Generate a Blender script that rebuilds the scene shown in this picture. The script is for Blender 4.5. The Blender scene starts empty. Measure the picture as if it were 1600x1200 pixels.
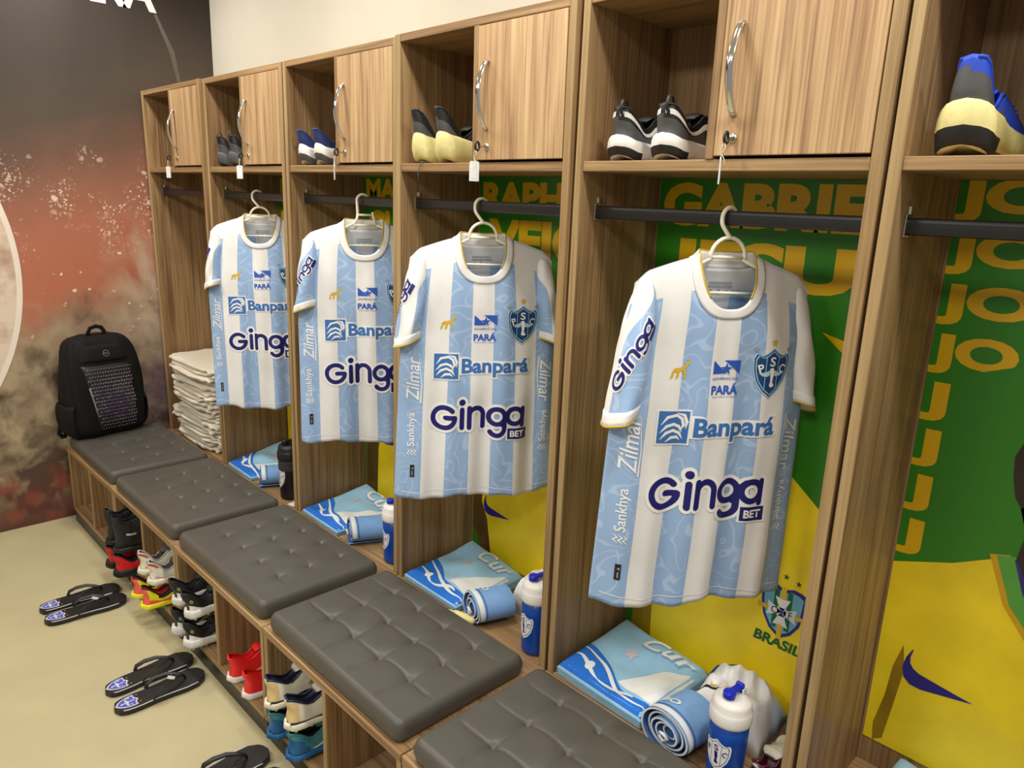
import bpy, bmesh, math, random
from math import sin, cos, pi, radians, sqrt, exp
from mathutils import Vector, Matrix, noise as mnoise

random.seed(7)
scene = bpy.context.scene
C = scene.collection

# ------------------------------------------------------------------ camera
F_PX = 1147.96
cam_pos = Vector((3.9861, -1.3533, 1.6480))
YAW, PITCH, ROLL = 0.7908, 0.2430, 0.0382
fwd = Vector((-sin(YAW)*cos(PITCH), cos(YAW)*cos(PITCH), -sin(PITCH)))
rgt = Vector((cos(YAW), sin(YAW), 0.0))
upv = rgt.cross(fwd)
r2 = rgt*cos(ROLL) + upv*sin(ROLL)
u2 = -rgt*sin(ROLL) + upv*cos(ROLL)
cd = bpy.data.cameras.new('camera')
cd.sensor_fit = 'HORIZONTAL'
cd.sensor_width = 36.0
cd.lens = F_PX/1600.0*36.0
cd.clip_start = 0.05
cam = bpy.data.objects.new('camera', cd)
C.objects.link(cam)
M = Matrix((r2, u2, -fwd)).transposed().to_4x4()
M.translation = cam_pos
cam.matrix_world = M
scene.camera = cam

# ------------------------------------------------------------------ world, lights, exposure
vs = scene.view_settings
vs.view_transform = 'Standard'
vs.look = 'None'
vs.exposure = 0.20
vs.gamma = 1.0
vs.use_curve_mapping = False
w = bpy.data.worlds.new('room_ambient')
scene.world = w
w.use_nodes = True
w.node_tree.nodes['Background'].inputs[0].default_value = (1.0, 0.96, 0.89, 1)
w.node_tree.nodes['Background'].inputs[1].default_value = 0.26


def area(name, loc, sx, sy, power, col=(1.0, 0.955, 0.88)):
    l = bpy.data.lights.new(name, 'AREA')
    l.shape = 'RECTANGLE'
    l.size = sx
    l.size_y = sy
    l.energy = power
    l.color = col
    o = bpy.data.objects.new(name, l)
    o.location = loc
    C.objects.link(o)
    return o


CEIL = 2.86
LAMPS = [(0.25, -0.42), (1.45, -0.42), (2.65, -0.42), (3.85, -0.42), (5.05, -0.42)]
FILL_LAMPS = [(0.9, -2.3), (2.5, -2.3), (4.1, -2.3)]  # second row, added over the open floor as general fill light
for i, (lx, ly) in enumerate(LAMPS):
    area('downlight_light', (lx, ly, CEIL-0.03), 0.16, 0.16, 14.0)
for i, (lx, ly) in enumerate(FILL_LAMPS):
    area('fill_light', (lx, ly, CEIL-0.03), 0.55, 0.55, 25.0)


# ------------------------------------------------------------------ materials
def lin(c):
    o = []
    for v in c[:3]:
        v = v/255.0
        o.append(v/12.92 if v <= 0.04045 else ((v+0.055)/1.055)**2.4)
    return (o[0], o[1], o[2], 1.0)


MATS = {}


def base_mat(name, rough=0.6, metal=0.0, spec=0.5):
    m = bpy.data.materials.new(name)
    m.use_nodes = True
    nt = m.node_tree
    b = nt.nodes['Principled BSDF']
    b.inputs['Roughness'].default_value = rough
    b.inputs['Metallic'].default_value = metal
    b.inputs['Specular IOR Level'].default_value = spec
    MATS[name] = m
    return m, nt, b


def mat(name, col, rough=0.6, metal=0.0, spec=0.5, var=0.06, scale=30.0, bump=0.0, bscale=200.0, sheen=0.0, alpha=None, trans=0.0):
    """plain procedural material: base colour with a fine noise variation and optional fine relief"""
    m, nt, b = base_mat(name, rough, metal, spec)
    tc = nt.nodes.new('ShaderNodeTexCoord')
    n = nt.nodes.new('ShaderNodeTexNoise')
    n.inputs['Scale'].default_value = scale
    n.inputs['Detail'].default_value = 4
    nt.links.new(tc.outputs['Object'], n.inputs['Vector'])
    r = nt.nodes.new('ShaderNodeValToRGB')
    c = lin(col)
    r.color_ramp.elements[0].position = 0.3
    r.color_ramp.elements[1].position = 0.7
    r.color_ramp.elements[0].color = tuple(max(0, v*(1-var)) for v in c[:3])+(1,)
    r.color_ramp.elements[1].color = tuple(min(1, v*(1+var)) for v in c[:3])+(1,)
    nt.links.new(n.outputs['Fac'], r.inputs['Fac'])
    nt.links.new(r.outputs['Color'], b.inputs['Base Color'])
    if bump > 0:
        n2 = nt.nodes.new('ShaderNodeTexNoise')
        n2.inputs['Scale'].default_value = bscale
        n2.inputs['Detail'].default_value = 3
        nt.links.new(tc.outputs['Object'], n2.inputs['Vector'])
        bp = nt.nodes.new('ShaderNodeBump')
        bp.inputs['Strength'].default_value = bump
        bp.inputs['Distance'].default_value = 0.002
        nt.links.new(n2.outputs['Fac'], bp.inputs['Height'])
        nt.links.new(bp.outputs['Normal'], b.inputs['Normal'])
    if sheen > 0:
        b.inputs['Sheen Weight'].default_value = sheen
    if trans > 0:
        b.inputs['Transmission Weight'].default_value = trans
    return m


def wood(name, axis, light, mid, dark, rough=0.42):
    """laminate wood: long streaks along one axis, cathedral wobble and fine pores"""
    m, nt, b = base_mat(name, rough, 0, 0.35)
    L = nt.links.new
    tc = nt.nodes.new('ShaderNodeTexCoord')
    oi = nt.nodes.new('ShaderNodeObjectInfo')
    off = nt.nodes.new('ShaderNodeVectorMath')
    off.operation = 'SCALE'
    comb = nt.nodes.new('ShaderNodeCombineXYZ')
    for i in range(3):
        L(oi.outputs['Random'], comb.inputs[i])
    L(comb.outputs[0], off.inputs[0])
    off.inputs['Scale'].default_value = 17.0
    add = nt.nodes.new('ShaderNodeVectorMath')
    add.operation = 'ADD'
    L(tc.outputs['Object'], add.inputs[0])
    L(off.outputs[0], add.inputs[1])

    def mp(sc):
        n = nt.nodes.new('ShaderNodeMapping')
        n.inputs['Scale'].default_value = sc
        L(add.outputs[0], n.inputs['Vector'])
        return n

    def ax(a, c):
        return tuple(a if i == axis else c for i in range(3))
    n1 = nt.nodes.new('ShaderNodeTexNoise')
    n1.inputs['Scale'].default_value = 1.0
    n1.inputs['Detail'].default_value = 3
    n1.inputs['Distortion'].default_value = 0.9
    L(mp(ax(1.3, 26)).outputs[0], n1.inputs['Vector'])
    n2 = nt.nodes.new('ShaderNodeTexNoise')
    n2.inputs['Scale'].default_value = 1.0
    n2.inputs['Detail'].default_value = 5
    n2.inputs['Distortion'].default_value = 0.4
    L(mp(ax(3.0, 150)).outputs[0], n2.inputs['Vector'])
    n3 = nt.nodes.new('ShaderNodeTexNoise')
    n3.inputs['Scale'].default_value = 1.0
    n3.inputs['Detail'].default_value = 2
    L(mp(ax(0.8, 7)).outputs[0], n3.inputs['Vector'])
    r1 = nt.nodes.new('ShaderNodeValToRGB')
    e = r1.color_ramp.elements
    e[0].position = 0.30
    e[0].color = lin(dark)
    e[1].position = 0.68
    e[1].color = lin(light)
    el = e.new(0.47)
    el.color = lin(mid)
    mx = nt.nodes.new('ShaderNodeMath')
    mx.operation = 'MULTIPLY_ADD'
    L(n2.outputs['Fac'], mx.inputs[0])
    mx.inputs[1].default_value = 0.80
    m2 = nt.nodes.new('ShaderNodeMath')
    m2.operation = 'MULTIPLY'
    L(n1.outputs['Fac'], m2.inputs[0])
    m2.inputs[1].default_value = 0.62
    L(m2.outputs[0], mx.inputs[2])
    sub = nt.nodes.new('ShaderNodeMath')
    sub.operation = 'SUBTRACT'
    L(mx.outputs[0], sub.inputs[0])
    sub.inputs[1].default_value = 0.215
    L(sub.outputs[0], r1.inputs['Fac'])
    hs = nt.nodes.new('ShaderNodeMixRGB')
    hs.blend_type = 'MULTIPLY'
    r3 = nt.nodes.new('ShaderNodeValToRGB')
    r3.color_ramp.elements[0].position = 0.35
    r3.color_ramp.elements[0].color = (0.86, 0.80, 0.76, 1)
    r3.color_ramp.elements[1].position = 0.65
    r3.color_ramp.elements[1].color = (1, 1, 1, 1)
    L(n3.outputs['Fac'], r3.inputs['Fac'])
    hs.inputs['Fac'].default_value = 1.0
    L(r1.outputs['Color'], hs.inputs['Color1'])
    L(r3.outputs['Color'], hs.inputs['Color2'])
    L(hs.outputs['Color'], b.inputs['Base Color'])
    bp = nt.nodes.new('ShaderNodeBump')
    bp.inputs['Strength'].default_value = 0.12
    bp.inputs['Distance'].default_value = 0.001
    L(n2.outputs['Fac'], bp.inputs['Height'])
    L(bp.outputs['Normal'], b.inputs['Normal'])
    return m


wood('wood_door', 2, (209, 180, 139), (187, 154, 114), (148, 117, 87))
wood('wood_v', 2, (176, 147, 107), (153, 123, 86), (121, 94, 66))
wood('wood_x', 0, (180, 151, 110), (157, 127, 90), (125, 98, 70))
wood('wood_y', 1, (180, 151, 110), (157, 127, 90), (125, 98, 70))
wood('edge_band', 2, (184, 160, 118), (168, 143, 101), (146, 120, 84))
mat('wall_paint', (204, 199, 184), 0.85, var=0.025, scale=4, bump=0.05, bscale=120)
mat('ceiling_paint', (235, 232, 224), 0.9, var=0.02)
mat('floor_epoxy', (180, 171, 136), 0.38, spec=0.4, var=0.05, scale=5, bump=0.02, bscale=14)
mat('plinth_black', (28, 27, 26), 0.35, var=0.2)
mat('chrome', (225, 225, 225), 0.09, metal=1.0, var=0.02)
mat('rod_black', (32, 32, 34), 0.38, var=0.1)
mat('nickel', (205, 195, 175), 0.22, metal=1.0, var=0.03)
mat('key_black', (30, 28, 26), 0.45)
mat('tag_white', (226, 228, 230), 0.35)
mat('string_cream', (222, 214, 190), 0.8)
mat('leather', (80, 77, 71), 0.42, spec=0.45, var=0.07, scale=9, bump=0.10, bscale=420)
mat('hanger_cream', (246, 242, 222), 0.38, var=0.02)
mat('lamp_white', (240, 240, 240), 0.5)
# posters
mat('poster_green', (46, 126, 22), 0.32, var=0.05, scale=3)
mat('poster_letter', (222, 176, 10), 0.34, var=0.03)
mat('poster_yellow', (242, 214, 34), 0.34, var=0.10, scale=9)
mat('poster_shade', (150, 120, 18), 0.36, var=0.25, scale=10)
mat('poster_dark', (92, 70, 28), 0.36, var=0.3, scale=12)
mat('poster_navy', (44, 40, 128), 0.34)
mat('poster_skin', (44, 30, 26), 0.34, var=0.25, scale=12)
mat('poster_collar', (86, 160, 62), 0.34)
mat('poster_orange', (208, 160, 16), 0.34)
mat('poster_cyan', (110, 180, 206), 0.34)
mat('poster_white', (226, 226, 222), 0.34)
mat('poster_dgreen', (22, 98, 40), 0.34)
# garments, prints
mat('jersey_white', (236, 236, 236), 0.62, var=0.02, bump=0.12, bscale=900, sheen=0.15)
mat('jersey_inner', (205, 210, 216), 0.7, var=0.03, bump=0.1, bscale=900)
mat('gold_trim', (196, 164, 46), 0.5)
mat('print_navy', (20, 22, 110), 0.5, var=0.03)
mat('print_blue', (58, 116, 190), 0.5, var=0.03)
mat('print_royal', (44, 92, 196), 0.5, var=0.03)
mat('print_white', (245, 245, 245), 0.5, var=0.01)
mat('print_gold', (222, 182, 44), 0.45)
mat('print_grey', (150, 156, 164), 0.6)
mat('print_black', (24, 24, 26), 0.5)
mat('crest_navy', (18, 72, 128), 0.45, var=0.08, scale=120)
mat('crest_sky', (178, 212, 232), 0.5)
mat('crest_purple', (74, 84, 178), 0.4)
mat('star_silver', (150, 160, 172), 0.5)
mat('towel_sky', (150, 200, 232), 0.9, var=0.05, bump=0.5, bscale=700, sheen=0.3)
mat('towel_royal', (30, 112, 214), 0.9, var=0.05, bump=0.5, bscale=700)
mat('towel_white', (232, 236, 236), 0.9, var=0.03, bump=0.5, bscale=700)
mat('towel_pink', (206, 190, 200), 0.9, var=0.08)
mat('short_blue', (124, 168, 222), 0.7, var=0.06, bump=0.3, bscale=500)
mat('short_dark', (64, 104, 168), 0.7, var=0.1)
mat('shirt_white', (234, 235, 238), 0.75, var=0.02, bump=0.15, bscale=300)
mat('cream_cloth', (216, 208, 190), 0.85, var=0.05, scale=12, bump=0.25, bscale=260)
mat('cream_cloth_b', (226, 220, 206), 0.85, var=0.05, scale=12, bump=0.25, bscale=260)
mat('tag_violet', (72, 62, 140), 0.6)
mat('bottle_blue', (12, 72, 168), 0.28, spec=0.5, var=0.06)
mat('bottle_white', (238, 236, 230), 0.35, var=0.02)
mat('bottle_cap_blue', (26, 44, 190), 0.3)
mat('bottle_black', (24, 24, 24), 0.4, var=0.1)
mat('bottle_grey', (60, 60, 62), 0.5, var=0.1)
mat('pack_black', (13, 13, 14), 0.75, spec=0.25, var=0.25, scale=20, bump=0.3, bscale=350)
mat('pack_panel', (16, 15, 18), 0.5, var=0.2, scale=60)
mat('pack_print', (118, 110, 120), 0.5, var=0.4, scale=12)
mat('pack_print_violet', (96, 70, 118), 0.5, var=0.3, scale=12)
mat('pack_grey', (128, 126, 122), 0.45)
# shoes
for nm, c, ro in (('sh_black', (28, 28, 29), .55), ('sh_white', (232, 230, 226), .5), ('sh_cream', (226, 216, 150), .6), ('sh_navy', (34, 52, 108), .7),
                  ('sh_blue', (36, 72, 196), .6), ('sh_red', (206, 24, 30), .45), ('sh_bred', (238, 38, 36), .5), ('sh_yellow', (236, 232, 30), .4),
                  ('sh_coral', (240, 96, 84), .4), ('sh_offwhite', (226, 222, 204), .45), ('sh_gold', (172, 146, 44), .4), ('sh_tan', (222, 196, 140), .5),
                  ('sh_teal', (64, 132, 142), .45), ('sh_tblue', (28, 96, 150), .45), ('sh_grey', (82, 82, 84), .55), ('sh_lgrey', (186, 184, 178), .6),
                  ('sh_rust', (178, 74, 52), .6), ('sh_indigo', (36, 38, 62), .5), ('sh_olive', (140, 142, 84), .5), ('sh_orange', (232, 110, 38), .4),
                  ('sh_burgundy', (82, 22, 44), .4), ('sh_lime', (176, 196, 60), .45)):
    mat(nm, c, ro, var=0.08, scale=60, bump=0.15, bscale=500)
mat('slipper_black', (24, 23, 25), 0.45, var=0.2, bump=0.15, bscale=500)
mat('slipper_line', (196, 196, 208), 0.4)


def jersey_blue():
    m, nt, b = base_mat('jersey_blue', 0.6, 0, 0.4)
    L = nt.links.new
    tc = nt.nodes.new('ShaderNodeTexCoord')
    n = nt.nodes.new('ShaderNodeTexNoise')
    n.inputs['Scale'].default_value = 14
    n.inputs['Detail'].default_value = 0
    n.inputs['Distortion'].default_value = 0.8
    L(tc.outputs['Object'], n.inputs['Vector'])
    fr = nt.nodes.new('ShaderNodeMath')
    fr.operation = 'PINGPONG'
    mul = nt.nodes.new('ShaderNodeMath')
    mul.operation = 'MULTIPLY'
    mul.inputs[1].default_value = 5.0
    L(n.outputs['Fac'], mul.inputs[0])
    L(mul.outputs[0], fr.inputs[0])
    fr.inputs[1].default_value = 0.5
    r = nt.nodes.new('ShaderNodeValToRGB')
    e = r.color_ramp.elements
    e[0].position = 0.0
    e[0].color = lin((176, 202, 236))
    e[1].position = 0.10
    e[1].color = lin((152, 184, 226))
    x = e.new(0.06)
    x.color = lin((174, 200, 235))
    L(fr.outputs[0], r.inputs['Fac'])
    L(r.outputs['Color'], b.inputs['Base Color'])
    n2 = nt.nodes.new('ShaderNodeTexNoise')
    n2.inputs['Scale'].default_value = 900
    L(tc.outputs['Object'], n2.inputs['Vector'])
    bp = nt.nodes.new('ShaderNodeBump')
    bp.inputs['Strength'].default_value = 0.12
    bp.inputs['Distance'].default_value = 0.001
    L(n2.outputs['Fac'], bp.inputs['Height'])
    L(bp.outputs['Normal'], b.inputs['Normal'])
    b.inputs['Sheen Weight'].default_value = 0.1


jersey_blue()


def mural():
    """printed wall mural: dark sky above, red-brown spray in the middle, blurred stands below (a flat print)"""
    m, nt, b = base_mat('mural_print', 0.5, 0, 0.3)
    L = nt.links.new
    tc = nt.nodes.new('ShaderNodeTexCoord')
    sp = nt.nodes.new('ShaderNodeSeparateXYZ')
    L(tc.outputs['Object'], sp.inputs[0])

    def noise(scale, detail=3, dist=0.0, vec=None):
        n = nt.nodes.new('ShaderNodeTexNoise')
        n.inputs['Scale'].default_value = scale
        n.inputs['Detail'].default_value = detail
        n.inputs['Distortion'].default_value = dist
        L(vec or tc.outputs['Object'], n.inputs['Vector'])
        return n.outputs['Fac']

    def math_(op, a, b_, c=None):
        n = nt.nodes.new('ShaderNodeMath')
        n.operation = op
        for i, v in enumerate((a, b_, c)):
            if v is None:
                continue
            if isinstance(v, (int, float)):
                n.inputs[i].default_value = v
            else:
                L(v, n.inputs[i])
        return n.outputs[0]
    # height with a soft wobble and a tilt along the wall
    wob = math_('MULTIPLY_ADD', noise(2.2, 3, 0.5), 0.28, -0.14)
    h = math_('ADD', sp.outputs['Z'], wob)
    h = math_('MULTIPLY_ADD', sp.outputs['Y'], -0.28, h)
    f = math_('DIVIDE', h, 2.7)
    r = nt.nodes.new('ShaderNodeValToRGB')
    e = r.color_ramp.elements
    stops = [(0.0, (74, 46, 40)), (0.10, (98, 58, 50)), (0.17, (84, 68, 56)), (0.27, (130, 112, 90)), (0.36, (160, 140, 116)), (0.41, (158, 128, 104)),
             (0.46, (184, 112, 86)), (0.57, (178, 112, 88)), (0.645, (150, 102, 82)), (0.70, (112, 83, 69)), (0.76, (82, 70, 60)), (0.84, (62, 55, 49)), (0.92, (50, 43, 39)), (1.0, (34, 28, 26))]
    e[0].position = stops[0][0]
    e[0].color = lin(stops[0][1])
    e[1].position = stops[-1][0]
    e[1].color = lin(stops[-1][1])
    for p, c in stops[1:-1]:
        x = e.new(p)
        x.color = lin(c)
    L(f, r.inputs['Fac'])
    col = r.outputs['Color']

    def mix(fac, c1, c2, blend='MIX'):
        n = nt.nodes.new('ShaderNodeMixRGB')
        n.blend_type = blend
        if isinstance(fac, (int, float)):
            n.inputs[0].default_value = fac
        else:
            L(fac, n.inputs[0])
        for i, c in ((1, c1), (2, c2)):
            if isinstance(c, tuple):
                n.inputs[i].default_value = c
            else:
                L(c, n.inputs[i])
        return n.outputs[0]

    def ramp(fac, a, b_):
        n = nt.nodes.new('ShaderNodeMapRange')
        n.inputs['From Min'].default_value = a
        n.inputs['From Max'].default_value = b_
        L(fac, n.inputs['Value'])
        return n.outputs[0]

    def band(lo, hi, soft):
        a = ramp(sp.outputs['Z'], lo-soft, lo+soft)
        c = ramp(sp.outputs['Z'], hi+soft, hi-soft)
        return math_('MULTIPLY', a, c)
    # mottled turf
    col = mix(math_('MULTIPLY', band(0.15, 1.05, 0.15), ramp(noise(9, 5, 0.4), 0.42, 0.68)), col, lin((176, 158, 128)))
    col = mix(math_('MULTIPLY', band(0.15, 1.15, 0.15), ramp(noise(5.5, 4, 0.3), 0.52, 0.72)), col, lin((74, 60, 46)))
    # violet haze low by the lockers
    vy = ramp(sp.outputs['Y'], -0.25, 0.0)
    col = mix(math_('MULTIPLY', math_('MULTIPLY', band(0.45, 0.78, 0.10), vy), 0.55), col, lin((92, 58, 96)))
    # pale dust by the lockers
    dy = ramp(sp.outputs['Y'], -0.30, -0.02)
    col = mix(math_('MULTIPLY', math_('MULTIPLY', band(0.85, 1.45, 0.18), dy), ramp(noise(6, 5, 0.6), 0.40, 0.62)), col, lin((196, 172, 148)))
    # blurred lamps at the bottom
    v = nt.nodes.new('ShaderNodeTexVoronoi')
    v.inputs['Scale'].default_value = 9
    L(tc.outputs['Object'], v.inputs['Vector'])
    col = mix(math_('MULTIPLY', math_('MULTIPLY', band(0.0, 0.26, 0.06), ramp(v.outputs['Distance'], 0.48, 0.30)), 0.7), col, lin((136, 70, 54)))
    # flying drops: irregular specks
    vec = nt.nodes.new('ShaderNodeVectorMath')
    vec.operation = 'ADD'
    nn = nt.nodes.new('ShaderNodeTexNoise')
    nn.inputs['Scale'].default_value = 30
    L(tc.outputs['Object'], nn.inputs['Vector'])
    sc = nt.nodes.new('ShaderNodeVectorMath')
    sc.operation = 'SCALE'
    sc.inputs['Scale'].default_value = 0.03
    L(nn.outputs['Color'], sc.inputs[0])
    L(tc.outputs['Object'], vec.inputs[0])
    L(sc.outputs[0], vec.inputs[1])
    for scale, lo, hi, thr, yl in ((19, 1.45, 1.80, 0.30, None), (55, 1.35, 1.78, 0.27, None), (20, 0.95, 1.62, 0.17, None), (70, 1.36, 1.68, 0.36, None)):
        v = nt.nodes.new('ShaderNodeTexVoronoi')
        v.inputs['Scale'].default_value = scale
        L(vec.outputs[0], v.inputs['Vector'])
        clump = ramp(noise(5.0 if scale < 60 else 7.0, 2), 0.48, 0.60)
        spk = math_('MULTIPLY', ramp(v.outputs['Distance'], thr, thr*0.6), clump)
        col = mix(math_('MULTIPLY', spk, band(lo, hi, 0.07)), col, lin((236, 214, 196)))
    L(col, b.inputs['Base Color'])


mural()


def ball_print():
    m, nt, b = base_mat('mural_ball', 0.5, 0, 0.3)
    L = nt.links.new
    tc = nt.nodes.new('ShaderNodeTexCoord')
    n = nt.nodes.new('ShaderNodeTexNoise')
    n.inputs['Scale'].default_value = 9
    n.inputs['Detail'].default_value = 5
    L(tc.outputs['Object'], n.inputs['Vector'])
    r = nt.nodes.new('ShaderNodeValToRGB')
    r.color_ramp.elements[0].position = 0.35
    r.color_ramp.elements[0].color = lin((186, 150, 128))
    r.color_ramp.elements[1].position = 0.6
    r.color_ramp.elements[1].color = lin((226, 208, 188))
    L(n.outputs['Fac'], r.inputs['Fac'])
    L(r.outputs['Color'], b.inputs['Base Color'])


ball_print()
mat('mural_streak', (92, 84, 78), 0.5, var=0.1)
mat('mural_ball_rim', (240, 228, 214), 0.5, var=0.03)


# ------------------------------------------------------------------ geometry helpers
class MB:
    def __init__(s):
        s.v = []
        s.f = []
        s.m = []

    def add(s, vs_, fs, mi=0):
        o = len(s.v)
        s.v += [tuple(p) for p in vs_]
        for f in fs:
            s.f.append([i+o for i in f])
            s.m.append(mi)

    def box(s, x0, x1, y0, y1, z0, z1, c=0.0015, mi=0):
        """box with chamfered edges"""
        c = min(c, (x1-x0)*.4, (y1-y0)*.4, (z1-z0)*.4)
        o = len(s.v)
        X, Y, Z = (x0, x1), (y0, y1), (z0, z1)
        idx = {}
        for a in (0, 1):
            for b in (0, 1):
                for d in (0, 1):
                    sx, sy, sz = (1, -1)[a], (1, -1)[b], (1, -1)[d]
                    for k, p in enumerate(((X[a], Y[b]+sy*c, Z[d]+sz*c), (X[a]+sx*c, Y[b], Z[d]+sz*c), (X[a]+sx*c, Y[b]+sy*c, Z[d]))):
                        idx[a, b, d, k] = len(s.v)
                        s.v.append(p)

        def q(*f):
            s.f.append(list(f))
            s.m.append(mi)
        for a in (0, 1):
            l = [idx[a, 0, 0, 0], idx[a, 1, 0, 0], idx[a, 1, 1, 0], idx[a, 0, 1, 0]]
            q(*(l if a else l[::-1]))
        for b in (0, 1):
            l = [idx[0, b, 0, 1], idx[0, b, 1, 1], idx[1, b, 1, 1], idx[1, b, 0, 1]]
            q(*(l if b else l[::-1]))
        for d in (0, 1):
            l = [idx[0, 0, d, 2], idx[1, 0, d, 2], idx[1, 1, d, 2], idx[0, 1, d, 2]]
            q(*(l if d else l[::-1]))
        for b in (0, 1):
            for d in (0, 1):
                q(idx[0, b, d, 1], idx[1, b, d, 1], idx[1, b, d, 2], idx[0, b, d, 2])
        for a in (0, 1):
            for d in (0, 1):
                q(idx[a, 0, d, 0], idx[a, 1, d, 0], idx[a, 1, d, 2], idx[a, 0, d, 2])
        for a in (0, 1):
            for b in (0, 1):
                q(idx[a, b, 0, 0], idx[a, b, 1, 0], idx[a, b, 1, 1], idx[a, b, 0, 1])
        for a in (0, 1):
            for b in (0, 1):
                for d in (0, 1):
                    q(idx[a, b, d, 0], idx[a, b, d, 1], idx[a, b, d, 2])
        return s

    def grid(s, P, nu, nv, mi=0, close_u=False, mfun=None, flip=False):
        """P(i,j) -> point, i in 0..nu, j in 0..nv"""
        o = len(s.v)
        W = nu if close_u else nu+1
        for j in range(nv+1):
            for i in range(W):
                s.v.append(tuple(P(i, j)))
        for j in range(nv):
            for i in range(nu):
                i2 = (i+1) % W if close_u else i+1
                f = [o+j*W+i, o+j*W+i2, o+(j+1)*W+i2, o+(j+1)*W+i]
                s.f.append(f[::-1] if flip else f)
                s.m.append(mfun(i, j) if mfun else mi)
        return s

    def loft(s, rings, cap0=True, cap1=True, mi=0, mfun=None):
        n = len(rings[0])
        o = len(s.v)
        for r in rings:
            s.v += [tuple(p) for p in r]
        for j in range(len(rings)-1):
            for i in range(n):
                i2 = (i+1) % n
                s.f.append([o+j*n+i, o+j*n+i2, o+(j+1)*n+i2, o+(j+1)*n+i])
                s.m.append(mfun(i, j) if mfun else mi)
        if cap0:
            s.f.append([o+i for i in range(n)][::-1])
            s.m.append(mi)
        if cap1:
            s.f.append([o+(len(rings)-1)*n+i for i in range(n)])
            s.m.append(mi)
        return s

    def tube(s, pts, r, seg=8, mi=0, flat=1.0, up=(0, 0, 1), cap=True):
        """tube along a polyline; r number or list; flat squashes along the second normal"""
        P = [Vector(p) for p in pts]
        rings = []
        prev = None
        for i, p in enumerate(P):
            t = (P[min(i+1, len(P)-1)]-P[max(i-1, 0)])
            if t.length < 1e-9:
                t = Vector((0, 0, 1))
            t.normalize()
            if prev is None:
                a = Vector(up)
                if abs(a.dot(t)) > 0.95:
                    a = Vector((1, 0, 0)) if abs(t.x) < 0.9 else Vector((0, 1, 0))
                n = (a-t*a.dot(t)).normalized()
            else:
                n = (prev-t*prev.dot(t))
                n = n.normalized() if n.length > 1e-6 else prev
            prev = n
            b = t.cross(n)
            rr = r[i] if isinstance(r, (list, tuple)) else r
            rings.append([p+n*(rr*cos(2*pi*k/seg)*flat)+b*(rr*sin(2*pi*k/seg)) for k in range(seg)])
        return s.loft(rings, cap, cap, mi)

    def lathe(s, prof, seg=24, mi=0, mfun=None, cx=0, cy=0):
        rings = [[(cx+r*cos(2*pi*k/seg), cy+r*sin(2*pi*k/seg), z) for k in range(seg)] for r, z in prof]
        return s.loft(rings, True, True, mi, mfun)

    def prism(s, pts, z0, z1, mi=0, c=0.0):
        """vertical prism over a polygon, optionally with a softened top and bottom edge"""
        cxm = sum(p[0] for p in pts)/len(pts)
        cym = sum(p[1] for p in pts)/len(pts)

        def sh(k):
            return [(cxm+(p[0]-cxm)*k, cym+(p[1]-cym)*k) for p in pts]
        lv = [(1, z0), (1, z1)] if c == 0 else [(1-c, z0), (1, z0+(z1-z0)*.25), (1, z1-(z1-z0)*.25), (1-c, z1)]
        return s.loft([[(x, y, z) for x, y in sh(k)] for k, z in lv], True, True, mi)


def obj(name, mb, mats, parent=None, smooth=False, loc=None, rot=None):
    me = bpy.data.meshes.new(name)
    me.from_pydata(mb.v, [], mb.f)
    if isinstance(mats, str):
        mats = [mats]
    for k in mats:
        me.materials.append(MATS[k])
    if len(mats) > 1:
        me.polygons.foreach_set('material_index', mb.m)
    if smooth:
        me.polygons.foreach_set('use_smooth', [True]*len(me.polygons))
    me.update()
    o = bpy.data.objects.new(name, me)
    C.objects.link(o)
    if parent:
        o.parent = parent
    if loc:
        o.location = loc
    if rot:
        o.rotation_euler = rot
    return o


def recalc(o):
    bm = bmesh.new()
    bm.from_mesh(o.data)
    bmesh.ops.remove_doubles(bm, verts=bm.verts, dist=1e-5)
    bmesh.ops.recalc_face_normals(bm, faces=bm.faces)
    bm.to_mesh(o.data)
    bm.free()
    return o


def tag(o, label, cat, group=None):
    o['label'] = label
    o['category'] = cat
    if group:
        o['group'] = group
    return o


def thing(name, label, cat, loc=(0, 0, 0), rot=(0, 0, 0), group=None):
    o = bpy.data.objects.new(name, None)
    o.empty_display_size = 0.05
    C.objects.link(o)
    o.location = loc
    o.rotation_euler = rot
    return tag(o, label, cat, group)


def structure(o):
    o['kind'] = 'structure'
    return o


def copy_tree(o, parent=None):
    c = o.copy()
    C.objects.link(c)
    if parent:
        c.parent = parent
    for ch in list(o.children):
        copy_tree(ch, c)
    return c


def subsurf(o, n=1):
    md = o.modifiers.new('subdivision', 'SUBSURF')
    md.levels = n
    md.render_levels = n
    return o


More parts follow.
